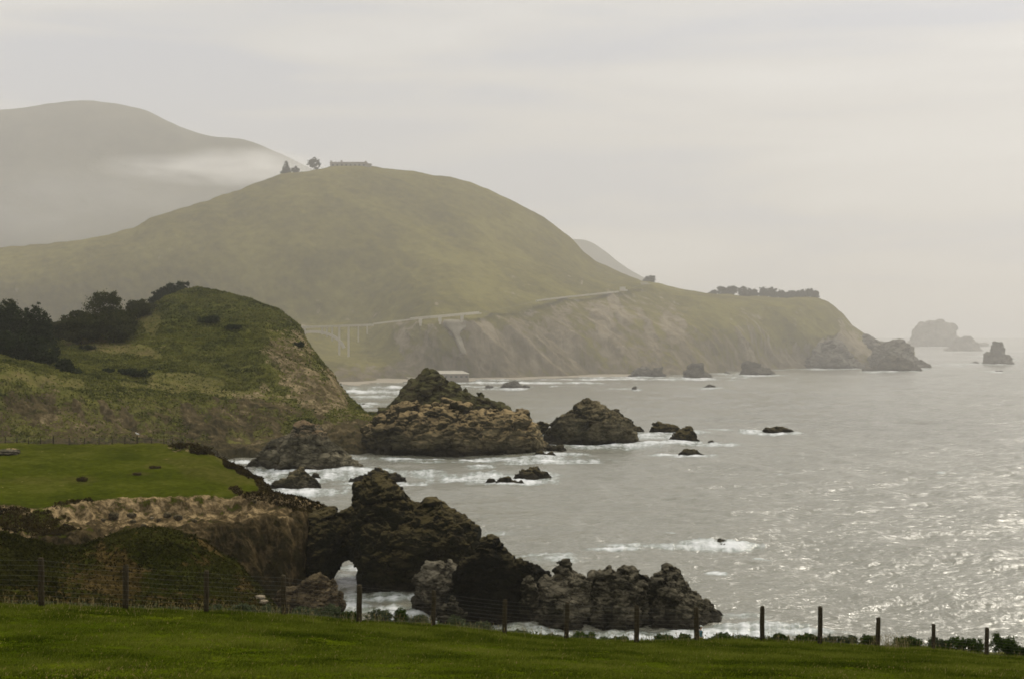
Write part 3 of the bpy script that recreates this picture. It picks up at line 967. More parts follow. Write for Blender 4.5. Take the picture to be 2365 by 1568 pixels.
# ------------------------------------------------------------------ middle hill above the cove
MR = [(-400, 770), (0, 772), (150, 768), (230, 756), (290, 742), (330, 720), (370, 697), (405, 678), (430, 667), (455, 664), (490, 671), (530, 680), (570, 690), (610, 704),
      (645, 718), (672, 738), (692, 757), (706, 786), (718, 803), (733, 826), (752, 850), (772, 874), (790, 899), (803, 922), (818, 944), (840, 958), (872, 962), (905, 975)]
def mrY(x): return float(np.interp(x, [-400, 0, 290, 450, 690, 800, 905], [760, 760, 800, 830, 800, 745, 640]))
CB = [(-400, 1100), (300, 1092), (420, 1078), (500, 1066), (560, 1063), (620, 1060), (700, 1058), (790, 1052), (830, 1050), (905, 1046)]
S_MID = sheet('hill', [
    ([(x, ('z', -6.0), Y_sea(y) - 6) for x, y in CB], 0.85, 0, 0.05),
    ([(x, ('z', 0.8), Y_sea(y) + 2) for x, y in CB], 0.85, 0, 0.12),
    ([(-400, 1000, 500), (0, 985, 510), (140, 975, 525), (300, 990, 535), (420, 1005, 545), (520, 1005, 560), (620, 1005, 570), (720, 1005, 575), (830, 1010, 572), (905, 1015, 570)], 0.56, 0.5, 0.25),
    ([(-400, 880, 520), (0, 886, 535), (70, 893, 545), (150, 900, 555), (260, 907, 572), (380, 915, 585), (500, 925, 597), (620, 938, 608), (700, 950, 612), (780, 965, 612), (850, 972, 605), (905, 985, 600)], 0.28, 0.3, 0.3),
    ([(-400, 820, 545), (0, 838, 555), (80, 852, 570), (160, 868, 585), (240, 878, 600), (330, 886, 615), (450, 898, 630), (560, 910, 640), (650, 920, 645), (740, 940, 645), (800, 955, 640), (850, 964, 622), (905, 979, 610)], 0.05, 0.35),
    ([(-400, 800, 660), (0, 815, 660), (160, 838, 670), (300, 845, 680), (420, 835, 690), (520, 820, 700), (620, 810, 705), (700, 838, 705), (750, 875, 700), (800, 935, 690), (850, 962, 640), (905, 977, 620)], 0.05, 0.12),
    ([(-400, 785, 720), (0, 795, 720), (150, 792, 735), (290, 775, 755), (400, 735, 775), (500, 728, 780), (600, 740, 770), (680, 775, 762), (730, 833, 745), (790, 905, 720), (850, 960, 655), (905, 976, 630)], 0.05, 0.05),
    ([(x, y, mrY(x)) for x, y in MR], 0.05, 0.15),
    ([(x, ('z', max(2.0, Z_at(y, mrY(x)) - 42)), mrY(x) + 90) for x, y in MR], 0.3, 0),
    ([(x, ('z', -8.0), mrY(x) + 130) for x, y in MR], 0.6, 0)],
    -400, 905, 800, [4, 60, 80, 40, 70, 60, 70, 14, 8], M_MID, d_cliff(0.75, 4.2, 3.4, 12, 5.0, 3.6, 22, 0.8),
    patches=[(90, 945, 55, 45, -20, 0.36), (25, 920, 16, 30, 20, 0.22), (185, 955, 8, 40, -30, 0.43), (250, 960, 10, 40, -35, 0.43), (300, 975, 14, 45, -35, 0.36), (330, 1010, 16, 30, -35, 0.36),
             (440, 975, 22, 46, -34, 0.54), (500, 1000, 24, 44, -40, 0.43), (570, 985, 10, 40, -30, 0.40), (560, 1035, 30, 22, 0, 0.36), (380, 965, 20, 10, 20, 0.22), (500, 928, 20, 7, 10, 0.54), (540, 932, 14, 6, 10, 0.43),
             (640, 1000, 12, 60, -25, 0.29), (650, 850, 26, 70, -25, 0.54), (690, 905, 30, 60, -35, 0.32), (610, 898, 16, 12, 20, 0.58), (745, 880, 14, 60, -36, 0.40), (770, 930, 22, 30, -30, 0.29), (655, 830, 38, 84, -25, 0.62), (690, 800, 24, 60, -30, 0.6), (700, 890, 60, 80, -35, 0.68), (620, 935, 90, 26, 8, 0.5), (760, 910, 48, 60, -38, 0.72), (560, 960, 120, 40, 0, 0.3), (790, 950, 40, 24, 0, 0.4), (800, 1015, 100, 45, 0, 0.5), (850, 990, 60, 40, 0, 0.4), (720, 945, 30, 14, 0, 0.36),
             (380, 804, 9, 3.5, 0, 0.50), (700, 990, 50, 30, 0, -0.4), (60, 1010, 50, 30, 0, -0.3)],
    dry_patches=[(240, 800, 130, 15, 7, 0.95), (310, 812, 70, 10, 10, 0.7), (480, 905, 220, 10, 5, 0.5), (110, 880, 120, 14, 6, 0.45), (340, 740, 40, 40, -35, 0.6), (430, 880, 120, 20, 5, 0.35), (860, 965, 25, 6, 10, 0.9), (610, 760, 60, 30, 30, 0.25)],
    smooth=1, tone_gain=0.14)
g = S_MID
scatter('scrub', S_MID, 300000, 0.5, M_SCRUB, np.clip(1 - 1.25 * g['rock'], 0, 1) * (1 - 0.85 * (g['dry'] > 0.55)) * (g['G'][..., 2] > 5), 0.8,
        label='knee high scrub over the hill above the cove')

# ------------------------------------------------------------------ green terrace and its broken cliff
S_LAND = sheet('headland', [
    ([(-400, ('z', -4), 222), (300, ('z', -4), 226), (640, ('z', -4), 236), (700, ('z', -4), 248), (745, ('z', -4), 264), (800, ('z', -4), 272)], 1, 0, 0.0),
    ([(-400, 1430, 224), (300, 1420, 228), (440, 1400, 231), (560, 1395, 236), (640, 1385, 240), (700, 1382, 249), (745, 1350, 265), (800, 1345, 272)], 1, 0, 0.0),
    ([(-400, 1300, 228), (150, 1300, 232), (300, 1290, 234), (400, 1300, 235), (450, 1310, 233), (500, 1300, 239), (560, 1290, 240), (610, 1290, 246), (650, 1290, 244), (700, 1285, 252), (745, 1280, 265), (800, 1280, 272)], 1, 0, 0.02),
    ([(-400, 1230, 231), (150, 1236, 236), (260, 1232, 238), (360, 1232, 239), (430, 1240, 239), (470, 1222, 242), (510, 1216, 244), (550, 1206, 247), (600, 1199, 250), (650, 1194, 252), (700, 1190, 256), (745, 1200, 265), (800, 1210, 272)], 0.9, 0.25, 0.25),
    ([(-400, 1200, 242), (0, 1204, 244), (130, 1205, 244), (200, 1203, 247), (260, 1197, 250), (340, 1190, 253), (440, 1187, 255), (520, 1185, 256), (590, 1176, 258), (650, 1171, 259), (700, 1172, 260.5), (745, 1187, 267), (800, 1198, 273)], 0.8, 0.3, 0.62),
    ([(-400, 1152, 249), (0, 1164, 249), (60, 1171, 249), (150, 1168, 249), (200, 1158, 252), (260, 1153, 255), (320, 1151, 257), (440, 1148, 259), (560, 1144, 261), (620, 1142, 262), (670, 1150, 262.5), (710, 1158, 264.5), (745, 1177, 269), (800, 1190, 275)], 0.6, 0.1, 0.68),
    ([(-400, 1149, 250), (0, 1161, 250), (60, 1168, 250), (150, 1165, 250), (200, 1155, 253), (260, 1150, 256), (320, 1148, 258), (440, 1145.5, 260), (560, 1141.5, 262), (620, 1140, 263), (670, 1148, 264), (710, 1156, 266), (745, 1176, 270), (800, 1189, 276)], 0.0, 0.0, 0.5),
    ([(-400, 1080, 290), (300, 1080, 293), (470, 1085, 293), (560, 1105, 285), (600, 1122, 276), (625, 1138, 267), (670, 1147, 266), (710, 1156, 267.5), (745, 1176, 271), (800, 1189, 277)], 0.0, 0.0),
    ([(-400, 1022, 335), (0, 1023.5, 335), (80, 1024.5, 336), (150, 1026.5, 338), (250, 1025.5, 340), (330, 1024, 340), (380, 1024, 338), (420, 1026, 336), (450, 1031, 332), (480, 1042, 327), (510, 1060, 321), (540, 1073, 314), (570, 1087, 306), (600, 1109, 293), (620, 1130, 278),
      (640, 1144, 270), (680, 1152, 269), (710, 1158, 270), (745, 1178, 273), (800, 1190, 279)], 0.1, 0.12, 0.3),
    ([(-400, ('z', 12), 350), (300, ('z', 12), 356), (450, ('z', 9), 346), (540, ('z', 7), 326), (600, ('z', 5), 304), (640, ('z', 5), 281), (745, ('z', 2), 279), (800, ('z', 2), 282)], 0.9, 0, 0.1),
    ([(-400, ('z', -4), 370), (450, ('z', -4), 360), (540, ('z', -4), 338), (600, ('z', -4), 312), (640, ('z', -4), 288), (745, ('z', -4), 284), (800, ('z', -4), 286)], 1, 0, 0.1)],
    -400, 756, 980, [3, 70, 60, 36, 40, 6, 70, 70, 16, 8], M_LAND, d_cliff(0.10, 1.6, 1.05, 4.2, 7.0, 1.2, 6.0, 0.35),
    patches=[(560, 1058, 85, 26, 22, 0.42), (600, 1105, 40, 16, 45, 0.5), (430, 1036, 60, 10, 5, 0.35), (20, 1040, 24, 7, 5, 0.55), (40, 1056, 8, 1.5, 0, 0.4), (0, 1178, 70, 12, 5, 0.2), (60, 1200, 110, 22, 0, -0.75), (90, 1225, 120, 16, 0, -0.5), (690, 1165, 60, 10, 12, 0.25)],
    dry_patches=[(560, 1075, 90, 22, 30, 0.8), (620, 1128, 40, 14, 35, 0.8), (0, 1178, 80, 9, 5, 0.7), (180, 1160, 60, 4, -8, 0.6), (520, 1100, 120, 18, 10, 0.3), (660, 1160, 120, 14, 12, 0.8), (190, 1107, 40, 10, 0, 0.35), (320, 1094, 26, 5, 0, 0.38), (360, 1078, 30, 6, 0, 0.3), (60, 1110, 90, 8, 0, 0.22), (420, 1065, 70, 10, 0, 0.25)],
    smooth=1)
g = S_LAND
_cl = (g['G'][..., 2] < 15.2)
scatter('brush', S_LAND, 26000, 0.26, M_DRYBRUSH, ((g['dry'] > 0.42) | (_cl & (g['rock'] < 0.55))) * (g['G'][..., 2] > 6) * 1.0, 0.5,
        label='brown brush along the broken edge of the green terrace')

# ------------------------------------------------------------------ near gully slope and knoll below the field
S_NEAR = sheet('hill', [
    ([(-300, 1560, 88), (150, 1560, 96), (300, 1540, 104), (480, 1520, 112), (600, 1500, 124), (720, 1500, 132)], 0.2, 0),
    ([(-300, 1400, 108), (60, 1395, 116), (150, 1400, 126), (250, 1390, 134), (340, 1385, 137), (440, 1390, 138), (540, 1400, 142), (600, 1420, 148), (720, 1450, 152)], 0.55, 0),
    ([(-300, 1300, 126), (0, 1310, 132), (80, 1320, 138), (150, 1320, 146), (250, 1300, 152), (340, 1290, 155), (430, 1300, 156), (500, 1330, 158), (570, 1375, 160), (620, 1412, 163), (720, 1460, 164)], 0.5, 0),
    ([(-300, 1215, 150), (-100, 1226, 152), (0, 1236, 154), (60, 1250, 158), (110, 1262, 163), (150, 1267, 168), (190, 1265, 171), (230, 1252, 173), (265, 1236, 174), (320, 1224, 175), (370, 1224, 175), (410, 1230, 175), (450, 1243, 175), (490, 1267, 175), (530, 1294, 175),
      (565, 1322, 175), (590, 1346, 175), (615, 1378, 175), (635, 1405, 175), (660, 1440, 175), (720, 1470, 175)], 0.25, 0.1),
    ([(-300, ('z', 10), 190), (150, ('z', 8), 196), (370, ('z', 10), 198), (600, ('z', 2), 196), (720, ('z', -2), 196)], 0.5, 0),
    ([(-300, ('z', 0), 224), (720, ('z', -5), 222)], 0.5, 0)],
    -300, 720, 620, [50, 60, 70, 14, 8], M_NEAR, d_cliff(0.35, 2.2, 0.7, 4.5, 12.0, 0.7, 8.0, 0.2),
    patches=[(280, 1310, 60, 40, 20, 0.3), (260, 1350, 70, 30, 0, 0.3), (470, 1262, 60, 5, 28, 0.6), (560, 1345, 14, 30, -40, 0.3), (360, 1285, 70, 30, 0, -0.45), (430, 1340, 110, 30, 0, -0.55), (520, 1360, 60, 30, 10, -0.3), (60, 1300, 80, 50, 0, -0.6), (235, 1275, 14, 26, 10, 0.3), (470, 1300, 20, 20, 0, 0.25),
             (550, 1362, 16, 9, 0, 0.6)],
    dry_patches=[(270, 1330, 70, 50, 0, 0.3), (570, 1385, 60, 30, 0, 0.4)], smooth=2)
g = S_NEAR
scatter('brush', S_NEAR, 90000, 0.20, M_BRUSH, np.clip(1.05 - 1.5 * g['rock'], 0, 1) * (1 + 2.0 * (g['px'] < 150)), 0.4, label='dark green brush covering the near gully bank and knoll')
scatter('brush', S_NEAR, 16000, 0.16, M_DRYBRUSH, np.clip(g['rock'] - 0.2, 0, 1), 0.3, label='brown dry brush on the bare face of the near knoll')

# ------------------------------------------------------------------ foreground field, falling to the fence and on to the shore
BROW = [(-600, 1380), (-80, 1394), (0, 1397), (100, 1401), (200, 1404), (300, 1409), (400, 1412), (480, 1415), (560, 1417), (650, 1421), (740, 1428), (830, 1436), (920, 1440), (1000, 1446), (1080, 1453), (1170, 1463), (1240, 1470), (1310, 1476), (1400, 1481), (1470, 1483),
        (1540, 1481), (1610, 1479), (1700, 1479), (1760, 1480), (1830, 1483), (1893, 1487), (1960, 1490), (2030, 1495), (2100, 1496), (2160, 1498), (2220, 1506), (2278, 1515), (2320, 1514), (2365, 1517), (2600, 1540), (3000, 1580)]
def fenceY(px): return 1.0 / (1 / 41.8 - 2.55e-6 * (px - 95))
def brow(px): return float(np.interp(px, [b[0] for b in BROW], [b[1] for b in BROW]))
S_FIELD = sheet('field', [
    ([(-600, ('z', 44.6), 1.5), (3000, ('z', 44.6), 1.5)], 0, 0),
    ([(-600, ('z', 43.4), 7), (3000, ('z', 43.0), 7)], 0, 0),
    ([(-600, 1650, 18), (0, 1668, 18), (1200, 1690, 18), (2400, 1700, 18), (3000, 1700, 18)], 0, 0),
    ([(-600, 1480, 30), (0, 1500, 30), (1200, 1532, 30), (2400, 1570, 30), (3000, 1600, 30)], 0, 0),
    ([(x, y + 3, fenceY(x) - 1.0) for x, y in BROW], 0, 0),
    ([(x, y, fenceY(x) + 2.0) for x, y in BROW], 0.05, 0.1),
    ([(x, y + 7, fenceY(x) + 14.0) for x, y in BROW], 0.1, 0.5),
    ([(x, y + (12 if x > 700 else 30), fenceY(x) + 50) for x, y in BROW], 0.2, 0.4),
    ([(-600, ('z', 20), 122), (500, ('z', 18), 130), (1000, ('z', 12), 134), (1600, ('z', 15), 128), (2400, ('z', 8), 128), (3000, ('z', 4), 124)], 0.5, 0.2),
    ([(-600, ('z', 8), 152), (500, ('z', 4), 160), (1000, ('z', -3), 162), (1600, ('z', -3), 162), (3000, ('z', -5), 160)], 0.7, 0)],
    -600, 3000, 720, [8, 24, 60, 70, 12, 24, 30, 20, 6], M_FIELD, d_soft(0.085, 1.25, 5), smooth=3)


# ------------------------------------------------------------------ rocks and sea stacks
# the arch: pillar, bridge of rock and the tall crag, pierced by one hole
rock('rock_arch', 'tall dark sea arch pierced by one opening beside the green terrace',
     [(668, 1215), (700, 1198), (735, 1186), (752, 1176), (775, 1174), (790, 1178), (806, 1173), (819, 1170), (823, 1155), (831, 1150), (830, 1128), (836, 1131), (846, 1117), (858, 1112),
      (866, 1099), (878, 1093), (892, 1096), (904, 1106), (915, 1117), (928, 1124), (938, 1138), (951, 1151), (970, 1158), (1000, 1158), (1022, 1158), (1030, 1170), (1048, 1178), (1064, 1188), (1080, 1202),
      (1094, 1222), (1103, 1246), (1099, 1270), (1084, 1294), (1060, 1322), (1030, 1350), (1012, 1372), (1000, 1470), (668, 1470)],
     1372, M_ROCK_DARK, th=10.5, amp=0.34, q=2.3, seed=3.0, closed=True, vox=1.15, yc=261.5, wl=0.3, foam=0.3, cat='rock arch', tunnel=0.125, thin=(796, 62, 0.24),
     holes=[[(758, 1470), (764, 1372), (766, 1330), (776, 1314), (787, 1308), (790, 1298), (804, 1289), (820, 1293), (829, 1306), (830, 1340), (833, 1380), (838, 1470)]])
rock('rock', 'tan ribbed rock rising from the water left of the arch opening',
     [(604, 1425), (618, 1398), (640, 1384), (655, 1366), (678, 1360), (700, 1346), (722, 1338), (736, 1331), (754, 1338), (766, 1352), (782, 1378), (789, 1400), (790, 1420)],
     1428, M_ROCK_TAN, th=6.5, seed=8.0, amp=0.8, foam=0.2)
rock('rock', 'pale grey knobbly rock between the arch and the black pyramid rock',
     [(956, 1428), (957, 1370), (962, 1330), (970, 1306), (988, 1294), (1016, 1292), (1046, 1299), (1070, 1310), (1084, 1350), (1082, 1430)],
     1432, M_ROCK_PALE, th=5.0, seed=14.0, amp=0.85, foam=0.2, yc=236, pale=[(990, 1325, 30, 30, 0, 0.6)])
rock('rock', 'black pyramid shaped rock with a blunt knob on top',
     [(1004, 1440), (1020, 1392), (1040, 1350), (1062, 1322), (1078, 1300), (1092, 1282), (1104, 1266), (1108, 1248), (1120, 1239), (1134, 1235), (1148, 1242), (1152, 1256), (1166, 1266), (1182, 1282), (1200, 1290), (1218, 1294), (1232, 1306), (1246, 1316), (1264, 1332), (1262, 1360), (1270, 1440)],
     1452, M_ROCK_BLACK, th=6.0, seed=19.0, amp=0.5, foam=0.2, yc=229, wl=0.32)
rock('rock', 'small grey boulder at the foot of the black pyramid rock',
     [(1008, 1436), (1016, 1408), (1030, 1392), (1046, 1382), (1060, 1390), (1072, 1414), (1078, 1436)], 1446, M_ROCK_MID, th=2.2, seed=23.0, foam=0, yc=222)
rock('rock', 'grey boulder wedged between the black pyramid rock and the pale crag',
     [(1188, 1420), (1196, 1372), (1206, 1346), (1220, 1337), (1236, 1344), (1246, 1366), (1250, 1420)], 1440, M_ROCK_MID, th=2.5, seed=27.0, foam=0, yc=226)
rock('rock', 'pale cracked crag with a dark knob, first of the shore cluster beside the pyramid rock',
     [(1178, 1455), (1188, 1425), (1204, 1398), (1226, 1380), (1244, 1350), (1262, 1334), (1286, 1326), (1294, 1308), (1304, 1305), (1314, 1314), (1326, 1320), (1344, 1330), (1358, 1342), (1372, 1362), (1400, 1455)],
     1458, M_ROCK_MID, th=7.0, seed=31.0, amp=0.62, foam=0.3, yc=228, wl=0.3, pale=[(1275, 1350, 55, 30, -10, 0.75), (1210, 1395, 34, 20, -30, 0.65), (1330, 1385, 30, 20, -30, 0.5)])
rock('rock', 'rugged grey crag with stepped crest in the middle of the shore cluster',
     [(1300, 1455), (1326, 1390), (1344, 1346), (1364, 1334), (1380, 1322), (1398, 1316), (1408, 1309), (1422, 1318), (1442, 1313), (1462, 1318), (1476, 1334), (1486, 1332), (1498, 1346), (1512, 1356), (1530, 1400), (1545, 1455)],
     1460, M_ROCK_MID, th=7.5, seed=37.0, amp=0.62, foam=0.3, yc=229, wl=0.3)
rock('rock', 'brown outer crag sloping down into white surf at the end of the shore cluster',
     [(1440, 1465), (1474, 1400), (1494, 1356), (1500, 1330), (1512, 1322), (1530, 1324), (1544, 1314), (1554, 1322), (1568, 1334), (1582, 1344), (1594, 1364), (1612, 1378), (1632, 1398), (1652, 1414), (1672, 1428), (1690, 1442), (1692, 1456), (1684, 1466)],
     1468, M_ROCK_MID, th=8.5, seed=43.0, amp=0.55, foam=0.9, yc=229, wl=0.3, shift=0.9)

rock('islet', 'large craggy islet with a hump and dry grass on its lower shoulder',
     [(885, 985), (892, 955), (910, 930), (930, 905), (950, 884), (975, 870), (998, 861), (1018, 868), (1040, 880), (1060, 892), (1078, 905), (1092, 914), (1112, 911), (1126, 922), (1142, 934), (1150, 930), (1166, 936), (1184, 958), (1196, 985)],
     1012, M_ROCK_PEAK, th=24, seed=51.0, amp=0.6, foam=0, yc=600, q=1.8, wl=0.3)
rock('islet', 'broad front islet of dark cliffs under a tan grassy top joined to the cove hill',
     [(838, 1042), (852, 985), (868, 962), (884, 958), (905, 950), (940, 944), (970, 940), (1000, 936), (1030, 933), (1065, 940), (1090, 948), (1115, 945), (1140, 950), (1162, 948), (1186, 958), (1210, 962), (1216, 982), (1234, 990), (1248, 1010), (1252, 1028), (1262, 1040), (1272, 1048)],
     1058, M_ROCK_ISLET, th=17, seed=57.0, amp=0.62, foam=0.75, yc=556, q=2.6, wl=0.26, pale=[])
rock('rock', 'small dark toe of rock off the tip of the broad islet',
     [(1228, 1050), (1240, 1036), (1252, 1038), (1262, 1046), (1274, 1044), (1284, 1054)], 1058, M_ROCK_DARK, seed=60.0, foam=0.7)
rock('rock', 'cone shaped rock with an orange brown tip in the cove',
     [(578, 1084), (592, 1060), (604, 1046), (626, 1030), (648, 1012), (664, 998), (682, 982), (698, 975), (714, 982), (730, 988), (744, 1002), (764, 1020), (786, 1040), (810, 1058), (828, 1072), (838, 1080)],
     1089, M_ROCK_CONE, th=14, seed=63.0, amp=0.6, foam=0.85, q=1.5, wl=0.3, pale=[(650, 1020, 12, 40, 45, 0.5)])
rock('rock', 'low humped rock in the surf below the cone shaped rock',
     [(626, 1120), (640, 1106), (656, 1098), (672, 1090), (692, 1089), (708, 1096), (722, 1106), (734, 1118), (744, 1128)], 1132, M_ROCK_STACK, th=6.5, seed=67.0, amp=0.8, foam=0.9)
rock('reef', 'long flat black reef awash behind the top of the sea arch',
     [(808, 1106), (822, 1098), (846, 1094), (864, 1084), (878, 1082), (892, 1088), (912, 1090), (934, 1102)], 1108, M_ROCK_DARK, th=4.0, seed=71.0, foam=1.0)
rock('reef', 'black reef with water pouring off it into the widest patch of foam',
     [(1188, 1094), (1200, 1086), (1216, 1080), (1232, 1077), (1246, 1083), (1258, 1090), (1276, 1102)], 1104, M_ROCK_DARK, th=4.5, seed=73.0, foam=1.0)
rock('reef', 'twin humped black reef in foam below the pouring reef',
     [(1146, 1114), (1156, 1106), (1172, 1104), (1182, 1108), (1194, 1108), (1206, 1116)], 1119, M_ROCK_DARK, th=3.0, seed=75.0, foam=1.0)
SMALL = [
    ([(720, 1102), (728, 1094), (740, 1102)], 1104, 'tiny dark rock just off the low humped rock', 0.6),
    ([(1124, 1108), (1132, 1103), (1146, 1109)], 1111, 'tiny black rock at the foam edge left of the twin humped reef', 0.6),
    ([(1094, 1078), (1106, 1073), (1120, 1079)], 1080, 'small lone rock off the foot of the broad islet', 0.5),
    ([(965, 1089), (974, 1084), (986, 1090)], 1091, 'low rock scrap in the lane behind the arch', 0.4),
    ([(1004, 1088), (1010, 1085), (1016, 1089)], 1090, 'farthest speck of rock in the lane behind the arch', 0.3),
    ([(1230, 985), (1240, 978), (1252, 976), (1264, 984), (1272, 1000)], 1006, 'low dark rock wedged behind the gap left of the round topped stack', 0.3),
    ([(1572, 1048), (1580, 1040), (1596, 1038), (1610, 1040), (1624, 1048)], 1053, 'flat black rock with a foam tail to its left, nearest of the outer rocks', 0.9),
    ([(1764, 990), (1776, 986), (1796, 985), (1812, 987), (1830, 997)], 1000, 'lone flat black rock far out beyond the outer rocks', 0.9),
    ([(1636, 1022), (1644, 1017), (1653, 1022)], 1024, 'pebble sized rock beside the helmet shaped rock', 0.7),
    ([(1624, 1253), (1640, 1249), (1655, 1251), (1668, 1249), (1690, 1256)], 1257, 'thin awash reef in the isolated streak of foam', 0.9),
    ([(1117, 894), (1126, 889), (1138, 894)], 896, 'low rock left of the small sharp cone near the beach', 0.5),
    ([(1204, 893), (1214, 889), (1226, 893)], 895, 'low rock right of the small sharp cone near the beach', 0.5),
    ([(1465, 897), (1470, 894), (1476, 897)], 899, 'lone speck of rock in open water below the bluff', 0.5),
    ([(1624, 893), (1634, 889), (1642, 887), (1651, 893)], 896, 'beak shaped low rock in open water below the headland', 0.6),
    ([(1672, 861), (1678, 856), (1686, 861)], 863, 'little rock between the two far stacks under the headland', 0.5),
    ([(1684, 876), (1692, 873), (1700, 876)], 877, 'flat speck of rock just seaward of the two far stacks', 0.4),
    ([(2244, 837), (2252, 832), (2262, 838)], 839, 'small boulder left of the lone column stack', 0.8),
    ([(2328, 829), (2336, 826), (2343, 829)], 830, 'low rock right of the lone column stack', 0.5),
    ([(2296, 857), (2306, 855), (2316, 857)], 858, 'flat awash rock in front of the lone column stack', 0.7),
    ([(1990, 856), (2004, 851), (2030, 856)], 858, 'low dark ledge in front of the headland tip', 0.5),
    ([(828, 937), (834, 933), (840, 937)], 938, 'left one of two tiny rocks off the cove hill', 0.5),
    ([(842, 937), (847, 933), (853, 937)], 938, 'right one of two tiny rocks off the cove hill', 0.5),
    ([(1552, 1006), (1560, 1003), (1572, 1006)], 1007, 'barely awash rock between the saddle and helmet shaped rocks', 0.5),
]
for i, (top, base, lab, fo) in enumerate(SMALL):
    rock('small_rock', lab, top, base, M_ROCK_DARK if base > 900 else M_ROCK_FAR, seed=100.0 + 3 * i, foam=fo, amp=0.55, th=0.42 * (top[-1][0] - top[0][0]) / F * Y_sea(base), vox=0.9,
         group='small rocks breaking the surface')
rock('rock', 'big round topped stack with tilted ribs right of the broad islet',
     [(1254, 1022), (1262, 1006), (1272, 988), (1284, 974), (1300, 962), (1318, 954), (1340, 948), (1354, 946), (1362, 938), (1380, 936), (1396, 942), (1406, 950), (1420, 952), (1432, 962), (1448, 970), (1462, 984), (1466, 1004), (1468, 1022)],
     1028, M_ROCK_STACK, th=17, seed=81.0, amp=0.7, foam=0.8, q=2.0)
rock('rock', 'low wedge of rock behind the right end of the round topped stack',
     [(1430, 998), (1444, 972), (1456, 974), (1474, 986), (1490, 998)], 1000, M_ROCK_DARK, th=7, seed=84.0, foam=0.4)
rock('rock', 'saddle shaped dark rock with two knobs beyond the helmet shaped rock',
     [(1501, 996), (1508, 982), (1524, 977), (1542, 980), (1550, 984), (1562, 980), (1568, 992)], 1000, M_ROCK_DARK, th=5.5, seed=87.0, foam=0.9)
rock('rock', 'helmet shaped dark rock in front of the saddle shaped rock',
     [(1545, 1018), (1558, 1002), (1572, 996), (1590, 994), (1602, 1002), (1608, 1012), (1620, 1018)], 1022, M_ROCK_DARK, th=5.5, seed=90.0, foam=0.9)
rock('rock', 'small sharp cone of rock in the surf off the beach',
     [(1156, 894), (1166, 884), (1176, 878), (1184, 884), (1196, 890), (1206, 895)], 897, M_ROCK_FAR, th=9, seed=93.0, foam=0.8, amp=0.6)
FARR = M_ROCK_FAR
rock('rock', 'pale rounded rock hard against the bluff foot', [(1458, 868), (1466, 852), (1478, 846), (1490, 848), (1498, 858), (1502, 869)], 871, M_ISLAND, th=12, seed=131.0, foam=0.6, amp=0.7)
rock('rock', 'narrow pointed rock beside the pale rounded rock at the bluff foot', [(1496, 868), (1504, 850), (1514, 840), (1520, 846), (1524, 858), (1532, 868)], 870, M_ISLAND, th=8, seed=134.0, foam=0.6, amp=0.7)
rock('rock', 'flat topped far stack leaning left, below the highway bluff', [(1572, 873), (1582, 856), (1594, 845), (1610, 840), (1622, 837), (1626, 850), (1630, 860), (1642, 872)], 874, FARR, th=22, seed=137.0, foam=0.8, amp=0.6)
rock('rock', 'dome shaped far stack under the wooded headland', [(1706, 864), (1714, 848), (1726, 837), (1742, 836), (1756, 842), (1768, 850), (1782, 862)], 866, FARR, th=22, seed=140.0, foam=0.8, amp=0.6)
rock('rock', 'broad ribbed outcrop at the headland shore', [(1826, 846), (1850, 832), (1868, 815), (1890, 800), (1912, 788), (1934, 784), (1944, 790), (1956, 808), (1974, 830), (1996, 850)], 851, M_ISLAND, th=50, seed=143.0, foam=0.7, amp=0.6)
rock('rock', 'pale shouldered outcrop behind the headland tip', [(1946, 830), (1962, 800), (1984, 774), (2004, 770), (2018, 776), (2030, 790), (2052, 792), (2076, 808), (2090, 840)], 846, M_ISLAND, th=48, seed=146.0, foam=0, amp=0.5)
rock('rock', 'steep outcrop at the very tip of the headland', [(2008, 846), (2020, 815), (2034, 795), (2060, 790), (2086, 790), (2096, 802), (2110, 824), (2122, 838), (2142, 848)], 851, M_ISLAND, th=45, seed=149.0, foam=0.8, amp=0.6)
rock('rock', 'low dark rock in front of the headland tip outcrop', [(2018, 855), (2034, 838), (2050, 828), (2072, 826), (2090, 832), (2110, 846), (2120, 854)], 857, FARR, th=26, seed=152.0, foam=0.9, amp=0.6)
rock('island', 'largest hazy island of pale rock on the horizon', [(2092, 798), (2104, 784), (2112, 768), (2122, 752), (2136, 748), (2144, 743), (2172, 742), (2184, 750), (2196, 756), (2204, 754), (2206, 770), (2208, 798)], 801, M_ISLAND, th=95, seed=155.0, foam=0.7, amp=0.8)
rock('island', 'smaller hazy hump of rock beside the largest island', [(2194, 809), (2202, 790), (2212, 782), (2226, 778), (2240, 784), (2250, 796), (2262, 808)], 811, M_ISLAND, th=55, seed=158.0, foam=0.7, amp=0.8)
rock('small_rock', 'dark sliver of rock against the horizon right of the islands', [(2248, 799), (2262, 794), (2276, 797)], 800, M_ISLAND, th=40, seed=160.0, foam=0, group='small rocks breaking the surface')
rock('sea_stack', 'lone column shaped stack with a knob, out in the haze', [(2276, 839), (2280, 822), (2284, 808), (2290, 800), (2296, 796), (2298, 790), (2306, 788), (2312, 792), (2314, 800), (2322, 806), (2326, 818), (2328, 830), (2330, 839)], 841, FARR, th=28, seed=163.0, foam=0.8, amp=0.8)


